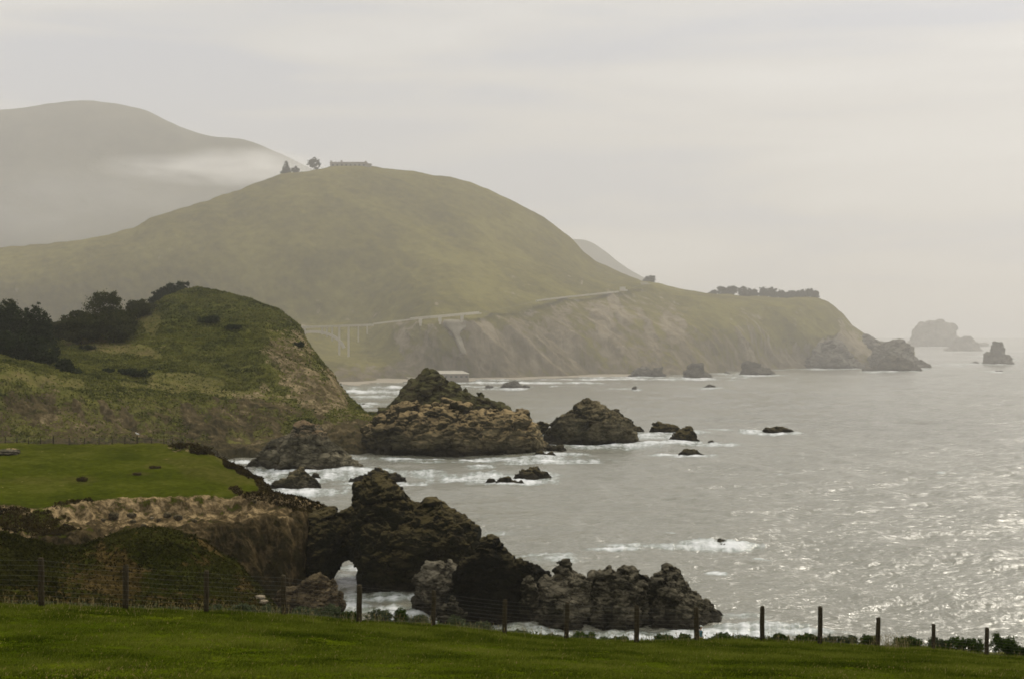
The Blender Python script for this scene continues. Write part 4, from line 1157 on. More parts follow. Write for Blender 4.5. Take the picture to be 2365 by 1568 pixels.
# ------------------------------------------------------------------ the sea
FOAM = [  # px, py, rx, ry, strength: surf, backwash and foam streaks on the water
    (1560, 1264, 150, 5, 0.75), (1650, 1261, 90, 8, 1.0), (1700, 1258, 60, 4, 0.7), (1410, 1271, 70, 3, 0.8), (1760, 1301, 24, 2.5, 0.8),
    (1110, 1100, 95, 7, 0.9), (1180, 1108, 110, 12, 1.0), (1250, 1100, 60, 8, 0.7), (1060, 1107, 60, 4, 0.8), (900, 1118, 70, 7, 0.95), (860, 1128, 60, 6, 0.7), (960, 1094, 60, 4, 0.6), (850, 1090, 70, 6, 0.6),
    (760, 1100, 60, 6, 0.7), (700, 1140, 90, 8, 0.85), (790, 1090, 60, 6, 0.75), (610, 1095, 70, 6, 0.6), (560, 1070, 60, 3.5, 0.8), (610, 1110, 40, 8, 0.6), (660, 1128, 60, 9, 0.6), (640, 1152, 40, 8, 0.4),
    (900, 1062, 80, 3, 0.5), (1000, 1070, 90, 3, 0.45), (1130, 1058, 60, 3, 0.55), (1250, 1066, 120, 4, 0.9), (1330, 1070, 60, 3, 0.7), (1290, 1052, 60, 4, 0.7), (1240, 1072, 90, 4, 0.6),
    (1400, 1034, 140, 4, 0.35), (1530, 1026, 110, 4, 0.75), (1480, 1008, 60, 4, 0.75), (1580, 1002, 60, 3, 0.5), (1540, 1050, 44, 3, 0.9), (1740, 998, 30, 4, 0.9), (1660, 1030, 60, 2.5, 0.7), (1490, 1015, 90, 3, 0.5), (1660, 995, 40, 2, 0.4),
    (840, 905, 130, 5, 0.95), (920, 896, 120, 3.0, 0.9), (830, 917, 80, 2.5, 0.6), (850, 934, 60, 2.0, 0.6), (880, 948, 40, 2, 0.6), (1180, 885, 260, 2.6, 0.9), (1350, 877, 260, 1.8, 0.85), (1500, 872, 220, 1.5, 0.7), (1130, 893, 130, 1.8, 0.5), (1310, 893, 60, 1.5, 0.5), (1440, 898, 50, 1.2, 0.4),
    (1600, 876, 60, 1.6, 0.7), (1670, 864, 80, 1.2, 0.6), (1750, 867, 70, 1.4, 0.7), (1880, 853, 130, 1.2, 0.7), (1640, 897, 40, 1.2, 0.5), (2080, 858, 60, 1.4, 0.8), (2180, 845, 60, 0.9, 0.7), (2260, 841, 90, 1.0, 0.7), (2310, 858, 45, 0.9, 0.6), (2190, 802, 110, 0.7, 0.7), (2330, 800, 60, 0.5, 0.5), (2270, 823, 40, 0.5, 0.6),
    (800, 1395, 60, 14, 0.45), (870, 1382, 80, 5, 0.6), (900, 1404, 90, 9, 0.65), (945, 1380, 26, 5, 0.8), (810, 1312, 30, 7, 0.6), (800, 1340, 30, 5, 0.3), (830, 1392, 40, 4, 0.5), (930, 1420, 60, 8, 0.7),
    (1290, 1300, 60, 10, 0.3), (1270, 1290, 80, 5, 0.3), (1150, 1225, 40, 3, 0.15), (1760, 1455, 100, 10, 0.8), (1700, 1472, 90, 10, 1.0), (1860, 1467, 90, 5, 0.6), (1590, 1464, 90, 8, 1.0), (1500, 1472, 90, 8, 0.8), (1350, 1475, 60, 10, 0.8), (1720, 1430, 60, 6, 0.4), (1250, 1470, 60, 10, 0.4),
]
for (pc, pb, pw, fo) in ROCKS:
    dy = 1.0 + (pb - HOR) * 0.014
    FOAM.append((pc, pb + dy * 0.5, pw * 1.15 + 3 * dy, dy * 0.95, fo))
    FOAM.append((pc + pw * 0.5, pb + dy * 0.4, pw * 1.1, dy * 0.6, fo * 0.5))

def build_sea():
    rows = np.concatenate([np.arange(1590, 1300, -1.0), np.arange(1300, 1000, -0.72), np.arange(1000, 850, -0.5), np.arange(850, 790, -0.3), np.arange(790, 780.0, -0.2)])
    cols = np.linspace(-420, 2780, 860)
    PX, PY = np.meshgrid(cols, rows)
    Y = Y_sea(PY)
    X = X_at(PX, Y)
    nv, nu = X.shape
    co = np.stack([X.ravel(), Y.ravel(), np.zeros(nv * nu)], 1)
    Yf = co[:, 1]
    dpy = np.interp(PY.ravel(), [780, 800, 860, 1010, 1310, 1590], [0.2, 0.25, 0.4, 0.62, 0.9, 1.0])
    sp = Yf * Yf / (CAM_H * F) * dpy          # spacing of the rows on the water
    z = np.zeros(len(co))
    for lam, amp, ang, sd in ((64, 0.8, 0.5, 1.0), (30, 0.55, 0.2, 5.0), (13.5, 0.42, 0.55, 9.0), (6.2, 0.26, 0.1, 14.0), (3.0, 0.13, 0.6, 19.0), (1.5, 0.060, 0.3, 23.0)):
        k = np.clip((lam / (2.2 * sp) - 1.0), 0, 1)
        m = k > 0
        c, s = math.cos(ang), math.sin(ang)
        q = np.stack([(co[m, 0] * c + co[m, 1] * s) / lam * 0.6, (-co[m, 0] * s + co[m, 1] * c) / lam * 1.25, np.full(m.sum(), sd)], 1)
        n = perlin(q)
        n2 = 1.0 - 2.0 * np.abs(perlin(q * 1.31 + 3.3))
        z[m] += amp * k[m] * (0.8 * n + 0.55 * n2 - 0.27)
    dx = Yf * (3200.0 / 860) / F
    for lam, sl, ang, sd in ((70, 0.07, 0.1, 61.0), (36, 0.085, -0.15, 67.0), (18, 0.085, 0.15, 31.0), (9, 0.075, -0.2, 37.0), (4.5, 0.13, 0.3, 41.0), (2.4, 0.23, -0.1, 47.0), (1.4, 0.26, 0.2, 53.0)):
        k = np.clip((lam / (2.4 * sp) - 1.0) * 1.5, 0, 1) * np.clip(lam * 0.62 / (2.4 * dx) - 0.6, 0, 1)
        m = k > 0
        c, s_ = math.cos(ang), math.sin(ang)
        u_, v_ = co[m, 0] * c + co[m, 1] * s_, -co[m, 0] * s_ + co[m, 1] * c
        gust = 0.55 + 0.9 * np.clip(perlin(np.stack([co[m, 0] / 70.0, co[m, 1] / 45.0, np.full(m.sum(), sd)], 1)) + 0.35, 0, 1.2)
        n = 1.0 - 2.2 * np.abs(perlin(np.stack([u_ / (lam * 0.9), v_ / lam, np.full(m.sum(), sd)], 1)))
        z[m] += sl * lam * 0.22 * k[m] * (n - 0.48) * gust
    px, py = PX.ravel(), PY.ravel()
    wob = fbm(np.stack([co[:, 0] / 9.0, co[:, 1] / 16.0, np.zeros(len(co))], 1), 5, 0.6)
    wob2 = fbm(np.stack([px / 26.0, (py - HOR) / (1.2 + (py - HOR) * 0.02), np.full(len(px), 4.0)], 1), 4, 0.6)
    foam = np.zeros(len(co))
    for (cx, cy_, rx, ry, st) in FOAM:
        b = (np.abs(px - cx) < rx * 1.7) & (np.abs(py - cy_) < ry * 2.2)
        r = np.sqrt(((px[b] - cx) / rx) ** 2 + ((py[b] - cy_) / ry) ** 2)
        v = np.clip(1.3 - r + wob2[b] * 0.8, 0, 1.0) * st
        foam[b] = np.maximum(foam[b], v)
    lace = np.clip(0.66 + 0.9 * wob + 0.55 * wob2, 0, 1.2)
    foam = np.clip(foam * lace, 0, 1)
    z += foam * 0.45 * (1 + wob)
    co[:, 2] = z
    # stray whitecaps out in the bay
    wc = perlin(np.stack([co[:, 0] / 7.0, co[:, 1] / 11.0, np.full(len(co), 50.0)], 1)) + 0.5 * perlin(np.stack([co[:, 0] / 60.0, co[:, 1] / 90.0, np.full(len(co), 60.0)], 1))
    foam = np.maximum(foam, np.clip((wc - 0.80) * 3.0, 0, 0.7) * (Yf < 1500))
    return mesh_np('sea', co, grid_faces(nv, nu), None, attrs={'foam': foam})


m_sea, nt, out = nt_new('sea_water')
v = objvec(nt)
fo_n = noise(nt, objvec(nt, (1, 0.55, 1)), 0.55, 6, 0.7, 0.6)
fo = math_(nt, 'ADD', attr(nt, 'foam'), math_(nt, 'MULTIPLY', math_(nt, 'SUBTRACT', fo_n, 0.5), 1.5))
fmask = math_(nt, 'MULTIPLY', ramp(nt, fo, [(0.12, 0.0), (0.75, 1.0)]), ramp(nt, attr(nt, 'foam'), [(0.02, 0.0), (0.10, 1.0)]))
murk = ramp(nt, attr(nt, 'foam'), [(0.0, (0.170, 0.163, 0.121)), (0.22, (0.19, 0.21, 0.17))])
big = noise(nt, objvec(nt, (1, 0.3, 1)), 0.006, 3, 0.5)
wb = nt.nodes.new('ShaderNodeBsdfPrincipled')
nt.links.new(murk, wb.inputs['Base Color'])
nt.links.new(ramp(nt, big, [(0.35, 0.11), (0.65, 0.24)]), wb.inputs['Roughness'])
wb.inputs['IOR'].default_value = 1.42
rip = math_(nt, 'ADD', noise(nt, objvec(nt, (1, 1.5, 1), (0, 0, R(20))), 0.34, 4, 0.6, 0.4), math_(nt, 'MULTIPLY', noise(nt, objvec(nt, (1, 1.3, 1), (0, 0, R(-25))), 1.5, 3, 0.6), 0.24))
bn = nt.nodes.new('ShaderNodeBump')
bn.inputs['Strength'].default_value = 1.0
bn.inputs['Distance'].default_value = 0.6
nt.links.new(rip, bn.inputs['Height'])
nt.links.new(bn.outputs[0], wb.inputs['Normal'])
fb = nt.nodes.new('ShaderNodeBsdfDiffuse')
fb.inputs['Color'].default_value = (0.60, 0.605, 0.59, 1)
ms = nt.nodes.new('ShaderNodeMixShader')
nt.links.new(fmask, ms.inputs[0])
nt.links.new(wb.outputs[0], ms.inputs[1])
nt.links.new(fb.outputs[0], ms.inputs[2])
nt.links.new(ms.outputs[0], out.inputs['Surface'])
sea = build_sea()
sea.data.materials.append(m_sea)
sea['kind'] = 'structure'

# ------------------------------------------------------------------ sea haze
bm = bmesh.new()
box(bm, (0, 11000, 300), (23000, 22600, 640))
hz = mesh_bm('haze', bm)
hz['kind'] = 'stuff'
hz.visible_shadow = True
m_h, nt, out = nt_new('haze')
pv = nt.nodes.new('ShaderNodeVolumePrincipled')
pv.inputs['Color'].default_value = (0.825, 0.803, 0.775, 1)
pv.inputs['Density'].default_value = HAZE_DENSITY
pv.inputs['Anisotropy'].default_value = 0.12
nt.links.new(pv.outputs[0], out.inputs['Volume'])
hz.data.materials.append(m_h)

# a bank of sea mist lying over the bay and the hills beyond the cove
bm = bmesh.new()
box(bm, (0, 2250, 299), (9000, 3000, 600))
fg = mesh_bm('fog_bank', bm)
tag(fg, 'pale sea mist lying over the bay and far hills', None, None, 'stuff')
m_f, nt, out = nt_new('fog_bank')
pv = nt.nodes.new('ShaderNodeVolumePrincipled')
pv.inputs['Color'].default_value = (0.825, 0.803, 0.775, 1)
pv.inputs['Density'].default_value = FOG_DENSITY
pv.inputs['Anisotropy'].default_value = 0.12
nt.links.new(pv.outputs[0], out.inputs['Volume'])
fg.data.materials.append(m_f)


# ------------------------------------------------------------------ placing things on the ground
def ground(S, X, Y):
    """height of a sheet under (X, Y)"""
    G = S['G']
    d = (G[..., 0] - X) ** 2 + (G[..., 1] - Y) ** 2
    k = np.unravel_index(np.argmin(d), d.shape)
    return float(G[k][2])


def seen(S, px, py, ymax=1e9):
    """the nearest point of a sheet that shows at a measured point of the photograph"""
    G = S['G']
    qx = CX + G[..., 0] / G[..., 1] * F
    qy = HOR + (CAM_H - G[..., 2]) / G[..., 1] * F
    d = np.hypot(qx - px, qy - py)
    ok = d < max(2.5, d.min() * 1.5)
    Yv = np.where(ok, G[..., 1], 1e9)
    k = np.unravel_index(np.argmin(Yv), d.shape)
    return Vector(G[k]), Vector(S['n'][k])


# ------------------------------------------------------------------ cypresses and broad trees on the cove hill
def crown_cypress(h, w, rng, tiers=5, lean=0.0):
    b = []
    for i in range(tiers):
        t = i / (tiers - 1)
        z = h * (0.38 + 0.52 * t)
        r = w * (0.46 - 0.26 * t) * rng.uniform(0.85, 1.15)
        b.append((rng.uniform(-.16, .16) * w + lean * t * w, rng.uniform(-.14, .14) * w, z, r, r * 0.9, h * 0.085))
        b.append((rng.uniform(-.42, .42) * w * (1.1 - t) + lean * t * w, rng.uniform(-.3, .3) * w, z - h * 0.05, r * 0.6, r * 0.6, h * 0.07))
    return b


def crown_round(h, w, rng, n=7):
    b = [(0, 0, h * 0.62, w * 0.38, w * 0.36, h * 0.26)]
    for i in range(n):
        a = rng.uniform(0, 6.28)
        q = rng.uniform(0.15, 0.36) * w
        b.append((math.cos(a) * q, math.sin(a) * q, h * rng.uniform(0.42, 0.84), w * rng.uniform(.14, .22), w * rng.uniform(.14, .22), h * rng.uniform(.10, .16)))
    return b


MID_TREES = [  # px, distance, ground py, top py, width px, kind, label
    (-18, 690, 812, 672, 70, 0, 'dark cypress cut off by the picture edge, tallest on the far side of the grove'),
    (34, 680, 812, 690, 62, 0, 'dark flat topped cypress in the middle of the edge grove'),
    (82, 690, 808, 693, 66, 0, 'dark cypress with a rounded shoulder at the open end of the edge grove'),
    (30, 735, 795, 676, 34, 1, 'thin pale tree showing above the edge grove'),
    (12, 612, 846, 764, 74, 0, 'low spreading cypress at the picture edge in front of the grove'),
    (62, 606, 850, 770, 70, 0, 'squat dark cypress on the slope in front of the grove'),
    (100, 604, 854, 806, 50, 0, 'shortest dark cypress at the front foot of the grove'),
    (150, 596, 862, 822, 44, 2, 'round dark bush tree at the foot of the grove beside the open scrub'),
    (164, 752, 782, 710, 62, 1, 'dark broad tree left of the tall domed tree'),
    (206, 742, 782, 716, 58, 1, 'low dark tree under the left side of the tall domed tree'),
    (240, 765, 772, 666, 96, 1, 'tall domed broadleaf tree standing highest between grove and hill'),
    (288, 752, 768, 706, 56, 1, 'dark tree under the right side of the tall domed tree'),
    (318, 785, 752, 685, 58, 1, 'lighter olive tree between the domed tree and the leaning cypress'),
    (368, 842, 706, 662, 52, 0, 'lower cypress with a jutting branch behind the hill crest'),
    (404, 852, 684, 650, 76, 0, 'flat topped windswept cypress on the hill crest'),
    (120, 748, 792, 738, 56, 1, 'low hazy tree in the notch between the edge grove and the domed tree'),
    (262, 735, 780, 716, 84, 1, 'wide dark tree in front of the tall domed tree'),
    (188, 730, 786, 730, 80, 1, 'wide low tree spreading left at the foot of the domed tree'),
    (338, 800, 744, 700, 60, 1, 'dark tree filling the slope under the leaning cypress'),
    (128, 660, 818, 790, 22, 2, 'small dark bush tree at the corner of the bare brown field'),
]
for i, (px, Y, gy, ty, wpx, kind, lab) in enumerate(MID_TREES):
    rng = np.random.default_rng(200 + i)
    h = (gy - ty) / F * Y * 1.04
    w = wpx / F * Y * (1.25 if px < 130 else 1.08)
    X = X_at(px, Y)
    z = ground(S_MID, X, Y)
    top = Z_at(ty, Y)
    h = max(2.0, top - z)
    blobs = crown_cypress(h, w, rng, 5, 0.10 if px > 340 else 0.0) if kind == 0 else crown_round(h, w, rng)
    if Y < 700:
        blobs += crown_round(h * 0.95, w * 1.05, rng, 7) + [(rng.uniform(-.2, .2) * w, 0, h * .3, w * .48, w * .4, h * .26), (rng.uniform(-.3, .3) * w, 0, h * .18, w * .5, w * .4, h * .2)]
    elif kind == 1:
        blobs += [(rng.uniform(-.2, .2) * w, 0, h * .34, w * .44, w * .4, h * .24)]
    if kind == 2:
        blobs = [(b[0], b[1], b[2] * 0.8, b[3], b[4], b[5] * 1.4) for b in blobs]
    tree(lab, (X, Y, z - 0.3), blobs, 10000 if wpx > 40 else 3000, 0.45 if wpx > 30 else 0.3, M_CYP if kind != 1 else M_OLIVE, M_BARK, max(0.18, h * 0.022), 'trees on the cove hill', 300 + i,
         'cypress' if kind == 0 else 'tree', clumps=16)
for i, (px, py, wpx, hpx, lab) in enumerate([(318, 868, 60, 22, 'wide dark brown shrub in the middle of the scrub slope'), (286, 862, 30, 16, 'small dark shrub beside the wide brown shrub'), (250, 858, 26, 12, 'low shrub uphill of the wide brown shrub'),
                                              (205, 806, 30, 12, 'dark shrub on the bare brown field'), (500, 745, 70, 22, 'broad dark shrub high on the hill face'), (540, 760, 40, 14, 'dark shrub beside the broad one on the hill face'), (690, 800, 22, 16, 'shrub leaning out from the seaward edge of the hill')]):
    p, n = seen(S_MID, px, py)
    k = p.y / F
    rng = np.random.default_rng(400 + i)
    w, h = wpx * k, hpx * k
    bush(lab, p, [(rng.uniform(-.35, .35) * w, rng.uniform(-.3, .3) * w, h * .35, w * .26, w * .26, h * .42) for _ in range(6)], 2600, 0.34, M_CYP, M_BARK, 'shrubs on the cove hill', 420 + i)

# ------------------------------------------------------------------ hilltop: house and trees on the dome
def hill_z(px):
    Y = ridgeY(px)
    return X_at(px, Y), Y, ground(S_HILL, X_at(px, Y), Y)
M_WALL = plain_mat('house_stone', (0.20, 0.18, 0.145), (0.30, 0.275, 0.225), 0.4, 0.9, 0.05)
M_ROOF = plain_mat('house_roof', (0.10, 0.075, 0.055), (0.16, 0.125, 0.09), 0.6, 0.9, 0.05)
M_PANE = plain_mat('window_glass', (0.03, 0.035, 0.035), (0.05, 0.055, 0.055), 1.0, 0.15, 0.0, 0.5)
M_CONC = plain_mat('concrete', (0.34, 0.31, 0.24), (0.42, 0.38, 0.30), 0.25, 0.9, 0.03)
M_PALE = plain_mat('pale_wall', (0.38, 0.35, 0.28), (0.46, 0.42, 0.34), 0.2, 0.9, 0.03)
M_ASPH = plain_mat('asphalt', (0.10, 0.095, 0.085), (0.15, 0.145, 0.13), 0.5, 0.9, 0.01)
hx, hy, hzz = hill_z(806)
hzz = Z_at(387, hy)
house = empty('house', (hx, hy - 2, hzz - 1.0))
tag(house, 'long low stone house with chimneys on the dome hilltop', 'house')
bm = bmesh.new(); box(bm, (0, 0, 3.2), (50, 10, 6.4)); box(bm, (27.5, -1, 2.4), (6, 8, 4.8)); mesh_bm('wall', bm, M_WALL, house)
bm = bmesh.new()
for x0, x1, z0, hh in ((-26, 26, 6.4, 1.6), (24.6, 31.4, 4.8, 1.2)):
    vs = [bm.verts.new(v) for v in ((x0, -6, z0), (x1, -6, z0), (x1, 6, z0), (x0, 6, z0), (x0 + 2, 0, z0 + hh), (x1 - 2, 0, z0 + hh))]
    for f in ((3, 2, 1, 0), (0, 1, 5, 4), (2, 3, 4, 5), (1, 2, 5), (3, 0, 4)):
        bm.faces.new([vs[i] for i in f])
roof = mesh_bm('roof', bm, M_ROOF, house)
for x, t in ((-24, 9.6), (-10, 10.0), (23, 9.0)):
    bm = bmesh.new(); box(bm, (x, 0.5, (t + 5.5) / 2), (2.2, 1.6, t - 5.5)); box(bm, (x, 0.5, t + 0.1), (2.7, 2.1, 0.3)); mesh_bm('chimney', bm, M_WALL, roof)
for i in range(8):
    bm = bmesh.new(); box(bm, (-21 + i * 6.0, -5.03, 3.3), (2.4, 0.1, 2.2)); mesh_bm('window', bm, M_PANE, house)
bm = bmesh.new(); box(bm, (2.9, -5.04, 1.9), (1.8, 0.12, 3.4)); mesh_bm('door', bm, M_ROOF, house)
wl_ = empty('garden_wall', (X_at(864, hy), hy - 4, Z_at(389.5, hy) - 0.8)); tag(wl_, 'low garden wall running out from the hilltop house toward the slope', 'wall')
bm = bmesh.new(); box(bm, (0, 0, 0.9), (13, 0.8, 2.2)); mesh_bm('wall', bm, M_WALL, wl_)
bm = bmesh.new(); box(bm, (0, 0, 2.12), (13.3, 1.1, 0.25)); mesh_bm('coping', bm, M_WALL, wl_)
for i, (px, gy, ty, wpx, kind, lab) in enumerate([(661, 403, 371, 24, 3, 'pointed conifer on the dome hilltop, left of the other tree'), (682, 400, 382, 20, 1, 'round bush tree tucked beside the pointed conifer'),
                                                   (725, 390, 363, 38, 1, 'round headed tree between the conifer and the hilltop house')]):
    rng = np.random.default_rng(500 + i)
    Y = ridgeY(px) - 3
    X, z = X_at(px, Y), ground(S_HILL, X_at(px, Y), Y)
    h, w = Z_at(ty, Y) - z, wpx / F * Y
    if kind == 3:
        blobs = [(rng.uniform(-.06, .06) * w, 0, h * (0.14 + 0.13 * j), w * (.52 - .068 * j), w * (.5 - .068 * j), h * .085) for j in range(7)]
    else:
        blobs = [(0, 0, h * .40, w * .44, w * .4, h * .36), (.1 * w, 0, h * .72, w * .2, w * .2, h * .18)] if px < 700 else [(0, 0, h * .62, w * .32, w * .3, h * .26), (-.32 * w, 0, h * .52, w * .15, w * .15, h * .12), (.24 * w, 0, h * .36, w * .20, w * .2, h * .22), (.03 * w, 0, h * .88, w * .13, w * .13, h * .11), (-.12 * w, 0, h * .36, w * .14, w * .14, h * .12)]
    tree(lab, (X, Y, z - .3), blobs, 2600, 0.85, M_CYP, M_BARK, 0.5, 'trees on the dome hilltop', 520 + i)

# ------------------------------------------------------------------ trees along the headland
for i, (px, ty, wpx, lab) in enumerate([
        (1650, 667, 22, 'low first tree of the headland row, nearest the dip'), (1668, 659, 30, 'second tree of the headland row with a flat crown'), (1690, 657, 30, 'third tree of the headland row, joined crown to crown with the second'),
        (1716, 656, 30, 'tallest domed tree of the headland row'), (1738, 662, 28, 'sloping tree on the seaward side of the tallest headland tree'), (1764, 660, 28, 'round tree after the first gap in the headland row'),
        (1782, 662, 30, 'broad tree touching the round one past the gap'), (1806, 668, 30, 'low tree in the sagging middle of the headland row'), (1828, 670, 30, 'lowest scrubby tree in the headland row'),
        (1850, 667, 26, 'tree with a broken top near the seaward end of the headland row'), (1868, 664, 28, 'upright tree last but one of the headland row'), (1883, 668, 22, 'end tree of the headland row above the drop'),
        (1500, 634, 32, 'lone dome shaped tree above the road cutting')]):
    rng = np.random.default_rng(560 + i)
    Y = ridgeY(px) - (12 if px > 1600 else 6)
    X = X_at(px, Y)
    z = ground(S_HILL, X, Y)
    h, w = max(6.0, Z_at(ty, Y) - z), 0.92 * wpx / F * Y
    h *= rng.uniform(0.92, 1.12)
    blobs = [(0, 0, h * .48, w * .40, w * .36, h * .40), (rng.uniform(-.25, .25) * w, 0, h * .30, w * .46, w * .4, h * .26)] + [(rng.uniform(-.38, .38) * w, rng.uniform(-.2, .2) * w, h * rng.uniform(.45, .86), w * rng.uniform(.10, .17), w * .14, h * rng.uniform(.08, .14)) for _ in range(6)]
    tree(lab, (X, Y, z - 1.6), blobs, 3600, 0.95, M_CYP, M_BARK, 0.45, 'trees along the headland', 600 + i)

# ------------------------------------------------------------------ the arch bridge and the road on the bluff
BY = 1432.0
def bp(px, py, dy=0.0): return Vector((X_at(px, BY), BY + dy, Z_at(py, BY)))
br = empty('arch_bridge', (X_at(724, BY), BY, Z_at(815, BY)))
tag(br, 'pale concrete arch bridge half hidden by the cove hill', 'bridge')
o_ = br.location
def loc_(v): return Vector(v) - o_
def deck_py(px): return 755.5 - (px - 680) * 0.0325
bm = bmesh.new()
bar(bm, loc_(bp(560, deck_py(560) + 2)), loc_(bp(862, deck_py(862) + 2)), 8.0, 1.1)
mesh_bm('deck', bm, M_CONC, br)
for dy in (-3.9, 3.9):
    bm = bmesh.new()
    bar(bm, loc_(bp(560, deck_py(560) - 0.2, dy)), loc_(bp(862, deck_py(862) - 0.2, dy)), 0.35, 0.95)
    mesh_bm('railing', bm, M_CONC, br)
for dy in (-2.6, 2.6):
    bm = bmesh.new()
    pts = []
    for k in range(25):
        t = -1 + 2 * k / 24
        pts.append(loc_(bp(724 + 71 * t, 766 + 50 * (1 - math.sqrt(max(0, 1 - (abs(t) * .97) ** 2.1))), dy)))
    for a, b in zip(pts[:-1], pts[1:]):
        bar(bm, a, b, 1.8, 2.5)
    mesh_bm('arch_rib', bm, M_CONC, br)
for px, by in ((783.5, 812), (805, 816), (827.5, 788), (848, 770), (664.5, 812), (643, 816), (620, 800), (598, 790), (755, 777), (767, 786), (744, 771), (693, 777), (681, 786), (704, 771)):
    big_ = px in (783.5, 805, 664.5, 643)
    for dy in (-2.6, 2.6):
        bm = bmesh.new()
        a, b = loc_(bp(px, by + (8 if big_ else 2), dy)), loc_(bp(px, deck_py(px) + 3, dy))
        bar(bm, a, b, 1.3 if big_ else 0.8, 1.5 if big_ else 0.8)
        mesh_bm('pier', bm, M_CONC, br)

def chain_wall(name, label, cat, pts, w, h, mat, lift=0.4, cap=None):
    """low wall or slab following surface points given in the photograph"""
    P = [Vector(at(px, py, Y)) for px, py, Y in pts]
    o = empty(name, P[0])
    tag(o, label, cat)
    bm = bmesh.new()
    for a, b in zip(P[:-1], P[1:]):
        bar(bm, a - P[0] + Vector((0, 0, lift)), b - P[0] + Vector((0, 0, lift)), w, h)
    mesh_bm('wall' if cat != 'bridge' else 'deck', bm, mat, o)
    return o, P


def bluffY(px): return float(np.interp(px, [b[0] for b in BLUFF], [b[2] for b in BLUFF]))
hb, P = chain_wall('half_bridge', 'short hillside viaduct on three pale pier blocks past the arch bridge', 'bridge', [(px, 739.5 - (px - 948) * 0.091, bluffY(px) - 14) for px in (948, 990, 1030, 1070, 1107)], 7.0, 1.3, M_CONC, 0.6)
bm = bmesh.new()
for a, b in zip(P[:-1], P[1:]):
    bar(bm, a - P[0] + Vector((0, -3.2, 2.0)), b - P[0] + Vector((0, -3.2, 2.0)), 0.3, 0.9)
mesh_bm('railing', bm, M_PALE, hb)
for px in (971, 1016, 1067):
    Y = bluffY(px) - 18
    c = Vector(at(px, 741.5 - (px - 948) * 0.085, Y)) - P[0]
    bm = bmesh.new(); box(bm, (c.x, c.y, c.z - 0.8), (3.2, 3, 4.6)); box(bm, (c.x, c.y + 1.5, c.z - 4), (2.2, 2.2, 4)); mesh_bm('pier', bm, M_PALE, hb)
chain_wall('guard_wall', 'low pale road wall linking the arch bridge to the hillside viaduct', 'wall', [(px, 749.6 - (px - 862) * 0.115, bluffY(px) - 12) for px in (862, 880, 900, 925, 948)], 1.0, 1.6, M_CONC, 0.7)
rp = [(1238, 697), (1260, 693), (1300, 688.5), (1340, 684.5), (1380, 680), (1428, 675)]
for i in range(1):
    o, P = chain_wall('guard_wall', 'long pale guard wall climbing the bluff road toward the cutting', 'wall', [(px, py, bluffY(px) - 9) for px, py in rp], 1.0, 1.5, M_PALE, 0.6)
    bm = bmesh.new()
    for a, b in zip(P[:-1], P[1:]):
        bar(bm, a - P[0] + Vector((0, 0, 1.45)), b - P[0] + Vector((0, 0, 1.45)), 1.4, 0.25)
    mesh_bm('coping', bm, M_CONC, o)
co_ = []
RP = [(1100, 727), (1170, 712), (1238, 697.5), (1300, 690), (1340, 686), (1380, 682), (1428, 677), (1455, 668), (1480, 660), (1500, 656.5)]
for px, py in RP:
    Y = bluffY(px) - 4
    co_ += [at(px, py, Y - 4), at(px, py - 0.3, Y + 5)]
co_ = np.array(co_)
co_[:, 2] += 0.5
mesh_np('road', co_, np.array([[2 * i, 2 * i + 2, 2 * i + 3, 2 * i + 1] for i in range(len(RP) - 1)]), M_ASPH)['kind'] = 'structure'
for px, py, w, h, lab in ((1438, 668, 13, 9, 'pale block wall at the bend of the bluff road'), (1488, 655, 16, 4, 'thin pale wall under the lone tree at the road cutting')):
    Y = bluffY(px) - 16
    o = empty('guard_wall', at(px, py + h / 2, Y)); tag(o, lab, 'wall')
    k = Y / F
    bm = bmesh.new(); box(bm, (0, 0, h * k / 2), (w * k, 1.2, h * k)); box(bm, (w * k * .62, 0.2, h * k * .22), (w * k * .5, 1.0, h * k * .44)); mesh_bm('wall', bm, M_PALE, o)
    bm = bmesh.new(); box(bm, (0, 0, h * k + .15), (w * k + .4, 1.6, .3)); mesh_bm('coping', bm, M_CONC, o)

# sprayed concrete apron under the viaduct
AP = [(1026, 1077, 741), (1029, 1076, 748), (1034, 1074, 756), (1041, 1066, 764), (1049, 1063, 774), (1056, 1066, 786), (1062, 1070, 800), (1068, 1075, 816)]
apc = []
for x0, x1, py in AP:
    for t in np.linspace(0, 1, 7):
        p, n = seen(S_HILL, x0 + (x1 - x0) * t + random.uniform(-1, 1), py)
        v_ = (Vector((0, 0, CAM_H)) - p).normalized()
        apc.append(p + v_ * 3.0 + Vector((0, 0, 0.3)))
apo = mesh_np('retaining_wall', np.array(apc), np.array([[r * 7 + c, r * 7 + c + 1, (r + 1) * 7 + c + 1, (r + 1) * 7 + c] for r in range(len(AP) - 1) for c in range(6)]), plain_mat('sprayed_concrete', (0.20, 0.175, 0.125), (0.28, 0.248, 0.18), 0.12))
sol = apo.modifiers.new('depth', 'SOLIDIFY')
sol.thickness = 4.0
sol.offset = 0.0
tag(apo, 'pale concrete apron tapering down the bluff below the hillside viaduct', 'retaining wall')

